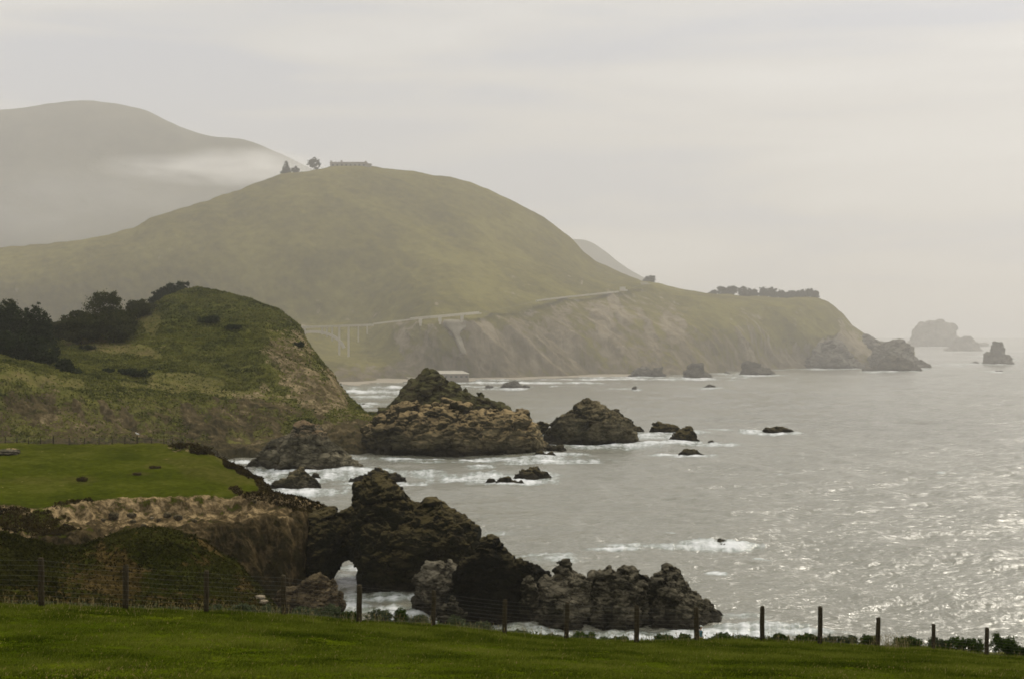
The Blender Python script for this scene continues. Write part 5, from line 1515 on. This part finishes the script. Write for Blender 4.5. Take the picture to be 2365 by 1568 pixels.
# the long building at the water's edge
HY = 1395.0
k = HY / F
o = empty('beach_house', at(1026, 880, HY)); tag(o, 'long building with a pale roof at the water edge behind the islet', 'building')
bm = bmesh.new(); box(bm, (2, 0, 3.4), (104 * k, 10, 8.0)); mesh_bm('wall', bm, plain_mat('building_wall', (0.15, 0.13, 0.10), (0.22, 0.19, 0.15), 0.3), o)
bm = bmesh.new()
z0, x0, x1 = 7.4, -51 * k, 58 * k
vs = [bm.verts.new(v) for v in ((x0, -6, z0), (x1, -6, z0), (x1, 6, z0), (x0, 6, z0), (x0, 0, z0 + 3.0), (x1 - 7, 0, z0 + 3.0))]
for f in ((3, 2, 1, 0), (0, 1, 5, 4), (2, 3, 4, 5), (1, 2, 5), (3, 0, 4)):
    bm.faces.new([vs[i] for i in f])
mesh_bm('roof', bm, M_PALE, o)
for i in range(9):
    bm = bmesh.new(); box(bm, (-18 + i * 5, -5.05, 4.6), (2.2, 0.12, 1.6)); mesh_bm('window', bm, M_PANE, o)


# ------------------------------------------------------------------ boulders on the slumped shelf and the terrace turf
def boulder(label, p, w, h, mat, seed, group=None, sink=0.25):
    rng = np.random.default_rng(seed)
    n = 26
    ax = np.linspace(-1.6, 1.6, n)
    gx, gy, gz = np.meshgrid(ax, ax, ax, indexing='ij')
    q = np.stack([gx.ravel(), gy.ravel(), gz.ravel()], 1)
    f = 1.0 - (np.abs(q) ** 2.6).sum(1) ** (1 / 2.6) + 0.42 * fbm(q * 0.9 + seed * 3.1, 4, 0.6) + 0.22 * fbm(q * 1.5 + seed, 4, 0.6, True)
    f = f.reshape(n, n, n).astype(np.float32)
    f[0], f[-1], f[:, 0], f[:, -1], f[:, :, 0], f[:, :, -1] = -1, -1, -1, -1, -1, -1
    v, qd = surface_nets(f, (ax[0],) * 3, ax[1] - ax[0])
    v = v * np.array([w / 2, w / 2 * rng.uniform(.7, 1.0), h / 2]) * 0.95
    v[:, 2] += h * (0.5 - sink)
    ob = mesh_np('boulder', v, qd, mat, attrs={'high': np.full(len(v), 0.6), 'pale': np.zeros(len(v))})
    ob.location = p
    ob.rotation_euler = (0, 0, rng.uniform(0, 6.28))
    tag(ob, label, 'boulder', group)
    return ob
M_BOULDER = rock_mat('boulder_rock', [(0.032, 0.027, 0.014), (0.075, 0.060, 0.032), (0.17, 0.135, 0.08)], (0.13, 0.105, 0.055), 0.8, 0.1, 0.6, 0.3)
M_BOULDER_PALE = rock_mat('pale_boulder_rock', [(0.12, 0.10, 0.065), (0.25, 0.20, 0.13), (0.36, 0.30, 0.21)], (0.3, 0.25, 0.17), 0.8, 0.1, 0.6, 0.3)
for i, (px, py, w, h, pale, lab) in enumerate([
        (264, 1194, 20, 17, 0, 'square dark boulder, biggest on the slumped shelf below the turf edge'), (303, 1191, 19, 13, 0, 'tan boulder with a sloping top beside the square dark boulder'), (308, 1204, 14, 9, 0, 'flat boulder under the tan sloping one'),
        (388, 1190, 17, 12, 0, 'greenish rounded boulder in the middle of the slumped shelf'), (413, 1198, 20, 13, 0, 'wide brown boulder right of the greenish rounded one'), (334, 1214, 13, 8, 0, 'small knobbly boulder low on the slumped shelf'),
        (366, 1200, 9, 7, 0, 'little boulder between the flat one and the greenish one'), (395, 1234, 12, 6, 1, 'small pale slab on the lower lip of the shelf'), (590, 1157, 10, 8, 0, 'small boulder sitting under the turf edge near the neck'),
        (240, 1200, 11, 7, 0, 'small boulder left of the square dark boulder'), (450, 1204, 12, 8, 0, 'rough boulder at the right end of the boulder scatter'), (350, 1196, 8, 6, 1, 'pale pebble like boulder behind the little boulder')]):
    p, n = seen(S_LAND, px, py)
    k = p.y / F
    boulder(lab, p, w * k, h * k, M_BOULDER_PALE if pale else M_BOULDER, 10 + i, 'boulders on the slumped shelf')
for i, (px, py, w, h, pale, lab) in enumerate([(544, 1368, 24, 16, 0, 'tan boulder half buried in the foot of the near knoll'), (600, 1378, 24, 9, 1, 'pale flat slab lying at the gully mouth'), (606, 1388, 22, 8, 1, 'second pale slab just under the flat one at the gully mouth')]):
    p = Vector(at(px, py + h / 2, 166 - 3 * i)); k = p.y / F
    boulder(lab, p, w * k, h * k, M_BOULDER_PALE if pale else M_BOULDER, 40 + i, 'boulders at the gully mouth', 0.1)
p, n = seen(S_LAND, 18, 1044); k = p.y / F
boulder('low pale weathered boulder in the turf near the picture edge', p, 56 * k, 12 * k, M_ROCK_MID, 51, None, 0.35)
for i, (px, py, w, h, lab) in enumerate([(190, 1107, 24, 11, 'dark tussock clump standing alone in the green terrace'), (320, 1095, 18, 6, 'low brown clump in the middle of the green terrace'), (358, 1079, 24, 6, 'wide flat brown clump in the far part of the green terrace'),
                                          (430, 1032, 60, 16, 'brown scrub mound at the seaward end of the terrace fence'), (470, 1045, 70, 24, 'big brown scrub hump on the terrace corner'), (540, 1080, 50, 14, 'brown scrub on the sloping terrace rim')]):
    p, n = seen(S_LAND, px, py); k = p.y / F
    rng = np.random.default_rng(640 + i)
    w, h = w * k, h * k
    bush(lab, p, [(rng.uniform(-.4, .4) * w, rng.uniform(-.4, .4) * w, h * .3, w * .2, w * .2, h * .42) for _ in range(8)], 2600, 0.15, M_TUFT if px < 400 else M_DRYBRUSH, M_BARK, 'scrub clumps on the green terrace', 650 + i, 'scrub_clump', 'scrub')

# ------------------------------------------------------------------ terrace fence and the gull on its tall post
M_POST = plain_mat('weathered_post', (0.020, 0.016, 0.009), (0.060, 0.048, 0.028), 7.0, 0.95, 0.01, 0.05, (4, 4, 0.6))
M_WIRE = plain_mat('fence_wire', (0.10, 0.095, 0.08), (0.17, 0.16, 0.135), 3.0, 0.7, 0.0, 0.3)
tf = empty('wire_fence', at(200, 1026, 338))
tag(tf, 'old post and wire fence along the far edge of the green terrace', 'fence')
tpos = []
for i, (px, hh) in enumerate([(-60, 1.5), (-22, 1.4), (12, 1.6), (39, 1.4), (66, 1.4), (94, 1.7), (123, 1.9), (160, 1.7), (195, 1.4), (229, 1.6), (259, 1.4), (288, 1.7), (317, 2.0), (350, 1.3), (379, 1.5), (398, 1.7), (502, 1.5), (540, 1.4), (570, 1.3)]):
    base = np.interp(px, [0, 80, 150, 250, 330, 420, 450, 480, 510, 540, 570], [1023.5, 1024.5, 1026.5, 1025.5, 1024, 1026, 1031, 1042, 1060, 1073, 1087])
    Y = np.interp(px, [0, 80, 150, 250, 330, 420, 450, 480, 510, 540, 570], [335, 336, 338, 340, 340, 336, 332, 327, 321, 314, 306]) - 0.5
    X = X_at(px, Y); z = max(ground(S_LAND, X, Y), Z_at(base + 1.5, Y))
    q = Vector((X, Y, z)) - tf.location
    ln = random.uniform(-.08, .08)
    bm = bmesh.new(); tube(bm, [q + Vector((0, 0, -.4)), q + Vector((ln, 0, hh))], [.12, .10] if hh < 1.9 else [.17, .15], 7)
    mesh_bm('post', bm, M_POST, tf)
    tpos.append((px, q, ln, hh))
    if px == 317:
        gull_at = q + tf.location + Vector((ln, 0, hh))
for fr in (0.35, 0.65, 0.95):
    bm = bmesh.new()
    pts = []
    for (_, q, ln, hh) in tpos:
        pts.append(q + Vector((ln * fr, -.12, 1.25 * fr)))
    for a, b in zip(pts[:-1], pts[1:]):
        m = (a + b) / 2 + Vector((0, 0, -0.04))
        tube(bm, [a, m, b], 0.012, 4, False)
    mesh_bm('wire', bm, M_WIRE, tf)

M_GULL_W = plain_mat('gull_white', (0.74, 0.73, 0.70), (0.82, 0.81, 0.78), 8.0, 0.8)
M_GULL_G = plain_mat('gull_grey', (0.30, 0.31, 0.32), (0.40, 0.41, 0.42), 8.0, 0.8)
M_GULL_Y = plain_mat('gull_beak', (0.55, 0.38, 0.08), (0.62, 0.45, 0.12), 8.0, 0.6)
gl = empty('gull', gull_at)
tag(gl, 'white gull with grey wings perched on the tallest terrace fence post', 'gull')
GS = 1.55
bm = bmesh.new()
prof = [(-.30, .10, .004), (-.24, .13, .035), (-.15, .17, .072), (-.04, .20, .098), (.06, .225, .098), (.13, .26, .075), (.165, .31, .052), (.185, .35, .050), (.215, .385, .056), (.25, .395, .050), (.275, .39, .026), (.285, .388, .006)]
tube(bm, [Vector((-x * GS, 0, z * GS)) for x, z, r in prof], [r * GS for x, z, r in prof], 14)
mesh_bm('body', bm, M_GULL_W, gl, True)
for s in (-1, 1):
    bm = bmesh.new()
    wp = [(.12, .245, .045), (.04, .225, .062), (-.08, .185, .056), (-.20, .14, .036), (-.33, .085, .006)]
    rings = []
    for x, z, r in wp:
        rings.append([bm.verts.new(Vector((-x, s * (.062 + .034 * math.cos(a)), z + r * math.sin(a) + .012)) * GS) for a in [2 * math.pi * i / 10 for i in range(10)]])
    for a, b in zip(rings[:-1], rings[1:]):
        for i in range(10):
            bm.faces.new((a[i], a[(i + 1) % 10], b[(i + 1) % 10], b[i]))
    bm.faces.new(rings[0]); bm.faces.new(rings[-1][::-1])
    mesh_bm('wing', bm, M_GULL_G, gl, True)
    bm = bmesh.new()
    tube(bm, [Vector((-.0, s * .035, .12)) * GS, Vector((-.01, s * .035, .05)) * GS, Vector((.0, s * .035, .0)) * GS, Vector((-.06, s * .04, -.002)) * GS], [.012 * GS, .009 * GS, .009 * GS, .006 * GS], 6)
    mesh_bm('leg', bm, M_GULL_Y, gl, True)
    bm = bmesh.new(); bmesh.ops.create_uvsphere(bm, u_segments=8, v_segments=6, radius=.011 * GS)
    for v_ in bm.verts: v_.co += Vector((-.245, s * .043, .405)) * GS
    mesh_bm('eye', bm, M_PANE, gl, True)
bm = bmesh.new(); tube(bm, [Vector((-.27, 0, .388)) * GS, Vector((-.31, 0, .383)) * GS, Vector((-.345, 0, .372)) * GS], [.02 * GS, .015 * GS, .003 * GS], 8)
mesh_bm('beak', bm, M_GULL_Y, gl, True)

# ------------------------------------------------------------------ foreground fence
POSTS = [(-115, 1281, 1391, 15), (95, 1287, 1393, 14), (290, 1303, 1406, 13.5), (476, 1317, 1408, 12), (656, 1328, 1421, 12.5), (830, 1350, 1435, 13), (1000, 1363, 1446, 11), (1165, 1384, 1463, 11.5), (1308, 1390, 1477, 11),
         (1470, 1398, 1488, 12), (1609, 1402, 1491, 12), (1760, 1399, 1481, 11), (1893, 1400, 1489, 11), (2027, 1425, 1495, 10.5), (2156, 1440, 1499, 9), (2278, 1449, 1513, 10), (2392, 1462, 1524, 9)]
wf = empty('wire_fence', at(95, 1393, fenceY(95)))
tag(wf, 'round wooden post and woven wire fence along the foreground field', 'fence')
tops = []
for i, (px, ty, by, w) in enumerate(POSTS):
    Y = fenceY(px)
    k = Y / F
    b = Vector(at(px, by + 3, Y)); t = Vector(at(px + random.uniform(-2.5, 2.5), ty, Y + random.uniform(-.05, .05)))
    g_ = ground(S_FIELD, b.x, Y)
    b.z = min(b.z, g_ - 0.1)
    r_ = w * k / 2
    bm = bmesh.new()
    d = t - b
    pts = [b + d * f_ + Vector((random.uniform(-1, 1), random.uniform(-1, 1), 0)) * r_ * .10 for f_ in (0, .25, .5, .75, .975, 1.0)]
    tube(bm, [p_ - wf.location for p_ in pts], [r_ * 1.02, r_, r_ * 1.0, r_ * .97, r_ * .94, r_ * .80], 14)
    mesh_bm('post', bm, M_POST, wf, True)
    tops.append((pts[0], pts[-1], r_))
NW = 9
for j in range(NW):
    fr = 0.20 + 0.76 * j / (NW - 1)
    bm = bmesh.new()
    for (b0, t0, r0), (b1, t1, r1) in zip(tops[:-1], tops[1:]):
        a, b = b0 + (t0 - b0) * fr - Vector((0, r0, 0)), b1 + (t1 - b1) * fr - Vector((0, r1, 0))
        m = (a + b) / 2 - Vector((0, 0, 0.012 + 0.02 * random.random()))
        tube(bm, [a - wf.location, m - wf.location, b - wf.location], 0.0017, 4, False)
    mesh_bm('wire', bm, M_WIRE, wf)

# ------------------------------------------------------------------ shrubs along the fence
EDGE = [  # px centre, width, base py, top py, extra distance behind the fence, leaf colour, label
    (1806, 40, 1484, 1461, 4, 0, 'first rounded bush beyond the fence, between the post on the skyline and the next'),
    (1862, 54, 1488, 1462, 4, 0, 'rounded bush touching the left of the second skyline post'),
    (1920, 50, 1490, 1469, 5, 1, 'low sage bush touching the right of the second skyline post'),
    (1966, 44, 1491, 1467, 5, 1, 'sage bush in the middle of the low run by the third skyline post'),
    (2004, 44, 1494, 1466, 5, 0, 'dark capped bush ending the low run at the third skyline post'),
    (2108, 76, 1499, 1470, 4, 0, 'loose twiggy bush left of the fourth skyline post'),
    (2170, 50, 1500, 1472, 4, 1, 'thin leggy plant around the fourth skyline post'),
    (2236, 74, 1508, 1470, 2.5, 0, 'dense green bush with brown skirt left of the last post'),
    (2312, 82, 1516, 1467, 2.0, 0, 'largest dense green bush behind the last post'),
    (2372, 50, 1520, 1488, 2.0, 0, 'low green bush cut by the picture edge past the last post'),
    (505, 60, 1420, 1396, 10, 1, 'low grey green bush right of the third post'),
    (560, 66, 1424, 1394, 12, 1, 'grey green bush midway between the third and fourth posts'),
    (625, 60, 1428, 1398, 12, 1, 'grey green bush left of the fourth post'),
    (700, 74, 1432, 1400, 12, 1, 'wide grey green bush right of the fourth post'),
    (758, 60, 1438, 1398, 12, 1, 'grey green bush backed by the tan rock'),
    (806, 46, 1442, 1408, 12, 0, 'dark green bush left of the fifth post'),
    (870, 70, 1446, 1408, 13, 1, 'wide sage bush right of the fifth post, under the arch water'),
    (930, 40, 1452, 1402, 13, 0, 'taller dark bush standing against the white water'),
    (962, 56, 1454, 1416, 13, 1, 'sage bush left of the sixth post'),
    (1050, 66, 1462, 1426, 14, 1, 'sage bush right of the sixth post under the black pyramid rock'),
    (1108, 60, 1470, 1434, 14, 1, 'sage bush left of the seventh post'),
    (1210, 70, 1482, 1456, 14, 1, 'flat sage bush right of the seventh post'),
    (1275, 60, 1486, 1464, 14, 1, 'flat sage bush left of the eighth post'),
    (1345, 60, 1490, 1460, 30, 0, 'green mound bush right of the eighth post with surf behind'),
    (1420, 70, 1494, 1470, 30, 0, 'green mound bush left of the ninth post'),
    (1540, 70, 1492, 1468, 34, 0, 'green mound bush left of the tenth post'),
    (1582, 44, 1492, 1463, 36, 0, 'dark bush hard against the left of the tenth post'),
    (1668, 60, 1492, 1462, 40, 0, 'dark bush just beyond the person in blue'),
    (1740, 110, 1496, 1472, 36, 0, 'long sloping green bush running down toward the surf'),
]
for i, (px, w, by, ty, dY, c, lab) in enumerate(EDGE):
    rng = np.random.default_rng(700 + i)
    Y = fenceY(px) + dY
    X = X_at(px, Y)
    z = min(ground(S_FIELD, X, Y), Z_at(by, Y)) - 0.02
    W, H = w / F * Y, Z_at(ty, Y) - z
    H = max(H * 1.2, 0.25)
    nb = 7
    blobs = []
    for q in range(nb):
        x = rng.uniform(-.38, .38)
        blobs.append((x * W, rng.uniform(-.3, .3) * W, H * (0.34 + .24 * (1 - abs(x) * 2) * rng.uniform(.5, 1)), W * rng.uniform(.15, .24), W * rng.uniform(.15, .24), H * rng.uniform(.26, .36)))
    bush(lab, (X, Y, z), blobs, 5200 if w > 45 else 3200, 0.036 if Y < 70 else 0.055, M_BUSH if c == 0 else M_SAGE, M_BARK, 'bushes along the field fence', 740 + i, clumps=30)

# low scrub and dead stalks on the strip beyond the fence, grass over the field
g = S_FIELD
Yg = g['G'][..., 1]
fy = 1.0 / (1 / 41.8 - 2.55e-6 * (np.clip(g['px'], -600, 3000) - 95))
scatter('scrub', S_FIELD, 90000, 0.055, M_SAGE, ((Yg > fy + 3.5) & (Yg < 125)) * (0.3 + 1.0 * (g['px'] < 1350)), 0.22, label='low grey green scrub on the strip beyond the field fence')


def grass(name, S, count, label):
    rng = np.random.default_rng(77)
    G = S['G']
    vis = (G[..., 1] > 22) & (S['px'] > -260) & (S['px'] < 2640)
    fy_ = 1.0 / (1 / 41.8 - 2.55e-6 * (np.clip(S['px'], -600, 3000) - 95))
    w = vis * np.clip((fy_ + 5 - G[..., 1]) / 3.0, 0.0, 1)
    c = np.linalg.norm(np.cross(G[1:, :-1] - G[:-1, :-1], G[:-1, 1:] - G[:-1, :-1]), axis=2)
    w = (c * w[:-1, :-1]).ravel(); w /= w.sum()
    idx = rng.choice(len(w), count, p=w)
    r, k = np.unravel_index(idx, c.shape)
    u, v = rng.random((count, 1)), rng.random((count, 1))
    p = G[r, k] * (1 - u) * (1 - v) + G[r, k + 1] * u * (1 - v) + G[r + 1, k] * (1 - u) * v + G[r + 1, k + 1] * u * v
    tuft = fbm(p * np.array([1, 1, 0]) / 0.9, 4, 0.6)
    tall = np.clip(0.55 + 1.5 * tuft, 0.15, 1.7) * (0.6 + 0.7 * rng.random(count))
    big_t = np.clip(fbm(p * np.array([1, 1, 0]) / 2.1 + 70.0, 3) - 0.08, 0, 1) * 5.0
    hgt = 0.085 * tall * (1 + big_t * rng.random(count)) * np.clip(0.75 + (p[:, 1] - 30) / 40.0, 0.75, 1.3)
    a = rng.random(count) * 6.283
    lean = rng.normal(0, 0.45, (count, 2)) + np.array([0.25, 0.05])
    side = np.stack([np.cos(a), np.sin(a) * 0.4, np.zeros(count)], 1) * (0.010 + 0.008 * rng.random((count, 1)))
    tip = p + np.stack([lean[:, 0] * hgt, lean[:, 1] * hgt, hgt], 1)
    co = np.stack([p - side, p + side, tip], 1).reshape(-1, 3)
    patch = fbm(p * np.array([1, 1, 0]) / 3.2 + 9.0, 4, 0.55)
    rnd = np.clip(0.47 + 1.15 * patch + 0.14 * rng.normal(size=count), 0, 1)
    dry = rng.random(count) < np.clip(0.02 + 0.25 * (fbm(p / 5.0 + 40, 3) - 0.15), 0.012, 0.25)
    rnd = np.where(dry, 1.0, rnd * 0.86)
    ob = mesh_np(name, co, np.arange(3 * count).reshape(-1, 3), M_GRASS, None, False, attrs={'rnd': np.repeat(rnd, 3)})
    tag(ob, label, None, None, 'stuff')
    return ob
M_GRASS, nt, out = nt_new('grass_blade')
col = ramp(nt, attr(nt, 'rnd'), [(0.0, (0.022, 0.033, 0.003)), (0.35, (0.066, 0.083, 0.007)), (0.84, (0.145, 0.158, 0.022)), (0.93, (0.145, 0.158, 0.022)), (1.0, (0.26, 0.20, 0.075))])
d = nt.nodes.new('ShaderNodeBsdfDiffuse'); t = nt.nodes.new('ShaderNodeBsdfTranslucent'); mxs = nt.nodes.new('ShaderNodeMixShader')
mxs.inputs[0].default_value = 0.3
nt.links.new(col, d.inputs['Color']); nt.links.new(col, t.inputs['Color'])
nt.links.new(d.outputs[0], mxs.inputs[1]); nt.links.new(t.outputs[0], mxs.inputs[2]); nt.links.new(mxs.outputs[0], out.inputs['Surface'])
grass('grass', S_FIELD, 450000, 'thick green grass over the foreground field')

def stalks(count):
    rng = np.random.default_rng(91)
    px = np.concatenate([rng.uniform(-60, 2420, count), rng.normal(2060, 30, count // 8)])
    Y = 1 / (1 / 41.8 - 2.55e-6 * (px - 95)) + rng.normal(0.5, 1.6, len(px))
    G = S_FIELD['G']
    pts = []
    for x, y in zip(px, Y):
        X = X_at(x, y)
        pts.append((X, y, ground(S_FIELD, X, y)))
    p = np.array(pts)
    h = rng.uniform(0.14, 0.36, len(p))[:, None] * (1 + 0.5 * (np.abs(px - 2060) < 50))[:, None]
    ln = rng.normal(0, 0.22, (len(p), 2)) * h
    tip = p + np.concatenate([ln, h], 1)
    sd = np.array([0.006, 0, 0])
    co = np.stack([p - sd, p + sd, tip], 1).reshape(-1, 3)
    hd = np.stack([tip + [-0.011, 0, -0.05], tip + [0.011, 0, -0.05], tip + [0.002, 0, 0.03]], 1).reshape(-1, 3)
    co = np.concatenate([co, hd])
    o = mesh_np('dry_stalks', co, np.arange(len(co)).reshape(-1, 3), leaf_mat('dry_stalk', (0.12, 0.095, 0.04), (0.26, 0.21, 0.10), 0.3), None, False, attrs={'rnd': np.repeat(rng.random(len(co) // 3), 3)})
    tag(o, 'dry grass stalks standing along the foot of the field fence', None, None, 'stuff')
stalks(700)

# ------------------------------------------------------------------ person in blue on the slope beyond the fence
def skin(name, pts, edges, mat, parent, root=0, sub=2):
    """pts: (x, y, z, radius) joints -> one continuous skinned body"""
    me = bpy.data.meshes.new(name)
    me.from_pydata([p[:3] for p in pts], edges, [])
    ob = bpy.data.objects.new(name, me)
    COL.objects.link(ob)
    ob.parent = parent
    me.materials.append(mat)
    m = ob.modifiers.new('skin', 'SKIN')
    m.use_smooth_shade = True
    sv = me.skin_vertices[0].data
    for v_, p_ in zip(sv, pts):
        v_.radius = (p_[3], p_[3] if len(p_) < 5 else p_[4])
        v_.use_root = False
    sv[root].use_root = True
    s_ = ob.modifiers.new('sub', 'SUBSURF')
    s_.levels = s_.render_levels = sub
    return ob
M_SKIN = plain_mat('skin', (0.42, 0.27, 0.19), (0.50, 0.33, 0.24), 6.0, 0.6)
M_JACKET = plain_mat('blue_jacket', (0.035, 0.115, 0.150), (0.060, 0.160, 0.195), 5.0, 0.8, 0.01)
M_TROUS = plain_mat('dark_trousers', (0.018, 0.022, 0.030), (0.032, 0.036, 0.046), 8.0, 0.9)
M_HAIR = plain_mat('dark_hair', (0.012, 0.010, 0.008), (0.030, 0.024, 0.018), 20.0, 0.7)
M_CAP = plain_mat('pale_cap', (0.36, 0.38, 0.34), (0.46, 0.48, 0.44), 10.0, 0.8)
M_SHOE = plain_mat('shoe', (0.03, 0.03, 0.03), (0.06, 0.06, 0.06), 8.0, 0.8)
pY = 101.0
pX = X_at(1617.5, pY)
pz = Z_at(1444.5, pY) - 1.74
gz_ = ground(S_FIELD, pX, pY)
pn = empty('person', (pX, pY, pz))
tag(pn, 'person in a blue top and pale cap half hidden by a fence post', 'person')
pn.rotation_euler = (0, 0, R(-12))
# faces +x
pts = [(0, 0, .95, .125, .15), (.01, 0, 1.12, .105, .14), (.02, 0, 1.30, .115, .17), (.015, 0, 1.42, .085, .13), (.03, 0, 1.50, .052), (.045, 0, 1.565, .068, .068), (.055, 0, 1.64, .095, .078), (.05, 0, 1.70, .085, .070), (.045, 0, 1.735, .045, .04),
       (.142, 0, 1.615, .016), (.165, 0, 1.60, .009)]
ed = [(0, 1), (1, 2), (2, 3), (3, 4), (4, 5), (5, 6), (6, 7), (7, 8), (6, 9), (9, 10)]
def add(prev, chain):
    for c in chain:
        pts.append(c); ed.append((prev, len(pts) - 1)); prev = len(pts) - 1
    return prev
for s in (-1, 1):
    add(0, [(0, s * .10, .86, .095), (.02 + .05 * s, s * .105, .50, .062), (.01 + .08 * s, s * .105, .28, .055), (-.02 + .10 * s, s * .105, .07, .038), (.13 + .10 * s, s * .11, .035, .034)])
    h_ = add(3, [(.01, s * .19, 1.40, .058), (-.02, s * .235, 1.14, .043), (.13, s * .23, .97, .033), (.17, s * .225, .93, .027, .036)])
    for j, (oy, ln) in enumerate(((-.030, .062), (-.010, .075), (.010, .072), (.028, .055))):
        add(h_, [(.205, s * .225 + oy, .885, .0095), (.21, s * .225 + oy, .885 - ln * .6, .0085), (.195, s * .225 + oy * .9, .885 - ln, .0075)])
    add(h_, [(.195, s * .225 - s * .045, .925, .0105), (.215, s * .225 - s * .055, .89, .009)])
skin('body', pts, ed, M_SKIN, pn)
jp = [(0, 0, .88, .155, .19), (0, 0, 1.0, .145, .18), (.01, 0, 1.14, .125, .165), (.02, 0, 1.30, .135, .195), (.012, 0, 1.415, .10, .15), (.02, 0, 1.475, .066, .07)]
je = [(0, 1), (1, 2), (2, 3), (3, 4), (4, 5)]
for s in (-1, 1):
    q = len(jp)
    jp += [(.01, s * .195, 1.40, .074), (-.02, s * .24, 1.14, .058), (.11, s * .232, .985, .048)]
    je += [(4, q), (q, q + 1), (q + 1, q + 2)]
skin('jacket', jp, je, M_JACKET, pn, 2)
tp = [(0, 0, .97, .13, .165), (0, 0, .88, .13, .165)]
te = [(0, 1)]
for s in (-1, 1):
    q = len(tp)
    tp += [(0, s * .10, .80, .105), (.02 + .05 * s, s * .105, .50, .078), (.01 + .08 * s, s * .105, .28, .068), (-.02 + .10 * s, s * .105, .09, .062)]
    te += [(1, q), (q, q + 1), (q + 1, q + 2), (q + 2, q + 3)]
skin('trousers', tp, te, M_TROUS, pn, 0)
for s in (-1, 1):
    skin('shoe', [(-.06 + .10 * s, s * .105, .05, .045), (.03 + .10 * s, s * .107, .045, .046), (.15 + .10 * s, s * .11, .035, .036)], [(0, 1), (1, 2)], M_SHOE, pn, 1)
    bm = bmesh.new(); bmesh.ops.create_uvsphere(bm, u_segments=8, v_segments=6, radius=.011)
    for v_ in bm.verts: v_.co += Vector((.138, s * .032, 1.655))
    mesh_bm('eye', bm, M_HAIR, pn, True)
    skin('ear', [(.045, s * .078, 1.665, .012, .008), (.04, s * .086, 1.635, .018, .009), (.048, s * .08, 1.605, .011, .008)], [(0, 1), (1, 2)], M_SKIN, pn, 1)
skin('mouth', [(.140, -.022, 1.572, .006), (.146, 0, 1.570, .008), (.140, .022, 1.572, .006)], [(0, 1), (1, 2)], plain_mat('lips', (0.30, 0.12, 0.10), (0.34, 0.14, 0.12), 9.0), pn, 1, 1)
skin('hair', [(-.01, 0, 1.70, .082, .075), (-.03, 0, 1.63, .078, .078), (-.045, 0, 1.56, .06, .07), (-.05, 0, 1.50, .04, .055)], [(0, 1), (1, 2), (2, 3)], M_HAIR, pn, 1)
bm = bmesh.new()
bmesh.ops.create_uvsphere(bm, u_segments=20, v_segments=12, radius=1.0)
for v_ in bm.verts: v_.co = Vector((v_.co.x * .112 + .045, v_.co.y * .094, max(v_.co.z, -0.15) * .088 + 1.695))
cap = mesh_bm('cap', bm, M_CAP, pn, True)
bm = bmesh.new()
ring0 = [bm.verts.new((.045 + .10 * math.cos(a), .088 * math.sin(a), 1.69)) for a in np.linspace(-1.2, 1.2, 9)]
ring1 = [bm.verts.new((.06 + .19 * math.cos(a * .8), .085 * math.sin(a), 1.675)) for a in np.linspace(-1.2, 1.2, 9)]
for i in range(8):
    bm.faces.new((ring0[i], ring0[i + 1], ring1[i + 1], ring1[i]))
bmesh.ops.solidify(bm, geom=bm.faces[:], thickness=0.006)
mesh_bm('brim', bm, M_CAP, cap)
print('person ground gap', gz_ - pz)


# ------------------------------------------------------------------ low cloud caught between the dome and the mountain behind
def mist(label, c, r, dens, seed, sc):
    bm = bmesh.new()
    bmesh.ops.create_icosphere(bm, subdivisions=4, radius=1.0)
    o = mesh_bm('mist', bm, None, None, True)
    o.location = c
    o.scale = r
    tag(o, label, None, None, 'stuff')
    m, nt, out = nt_new('mist')
    t = nt.nodes.new('ShaderNodeTexCoord')
    ln = nt.nodes.new('ShaderNodeVectorMath'); ln.operation = 'LENGTH'
    nt.links.new(t.outputs['Object'], ln.inputs[0])
    mpn = nt.nodes.new('ShaderNodeMapping')
    mpn.inputs['Location'].default_value = (seed, seed, seed)
    mpn.inputs['Scale'].default_value = sc
    nt.links.new(t.outputs['Object'], mpn.inputs['Vector'])
    n = noise(nt, mpn.outputs[0], 1.0, 4, 0.6, 0.5)
    fall = ramp(nt, ln.outputs['Value'], [(0.25, 1.0), (0.98, 0.0)])
    d = math_(nt, 'MULTIPLY', math_(nt, 'MULTIPLY', fall, ramp(nt, n, [(0.36, 0.0), (0.66, 1.0)])), dens)
    pv = nt.nodes.new('ShaderNodeVolumePrincipled')
    pv.inputs['Color'].default_value = (0.95, 0.94, 0.92, 1)
    pv.inputs['Anisotropy'].default_value = 0.2
    nt.links.new(d, pv.inputs['Density'])
    nt.links.new(pv.outputs[0], out.inputs['Volume'])
    o.data.materials.append(m)
mist('low white cloud behind the dome hilltop trees', (X_at(590, 2500), 2500, Z_at(392, 2500)), (165, 260, 30), 0.0125, 3.0, (1.6, 2.0, 1.0))
mist('thin streak of cloud trailing along the flank of the far mountain', (X_at(430, 2480), 2480, Z_at(396, 2480)), (170, 240, 17), 0.0075, 5.0, (2.2, 2.0, 1.0))
mist('thin mist filling the valley below the far mountain', (X_at(260, 2450), 2450, Z_at(480, 2450)), (420, 260, 95), 0.0013, 8.0, (2.0, 2.0, 1.2))
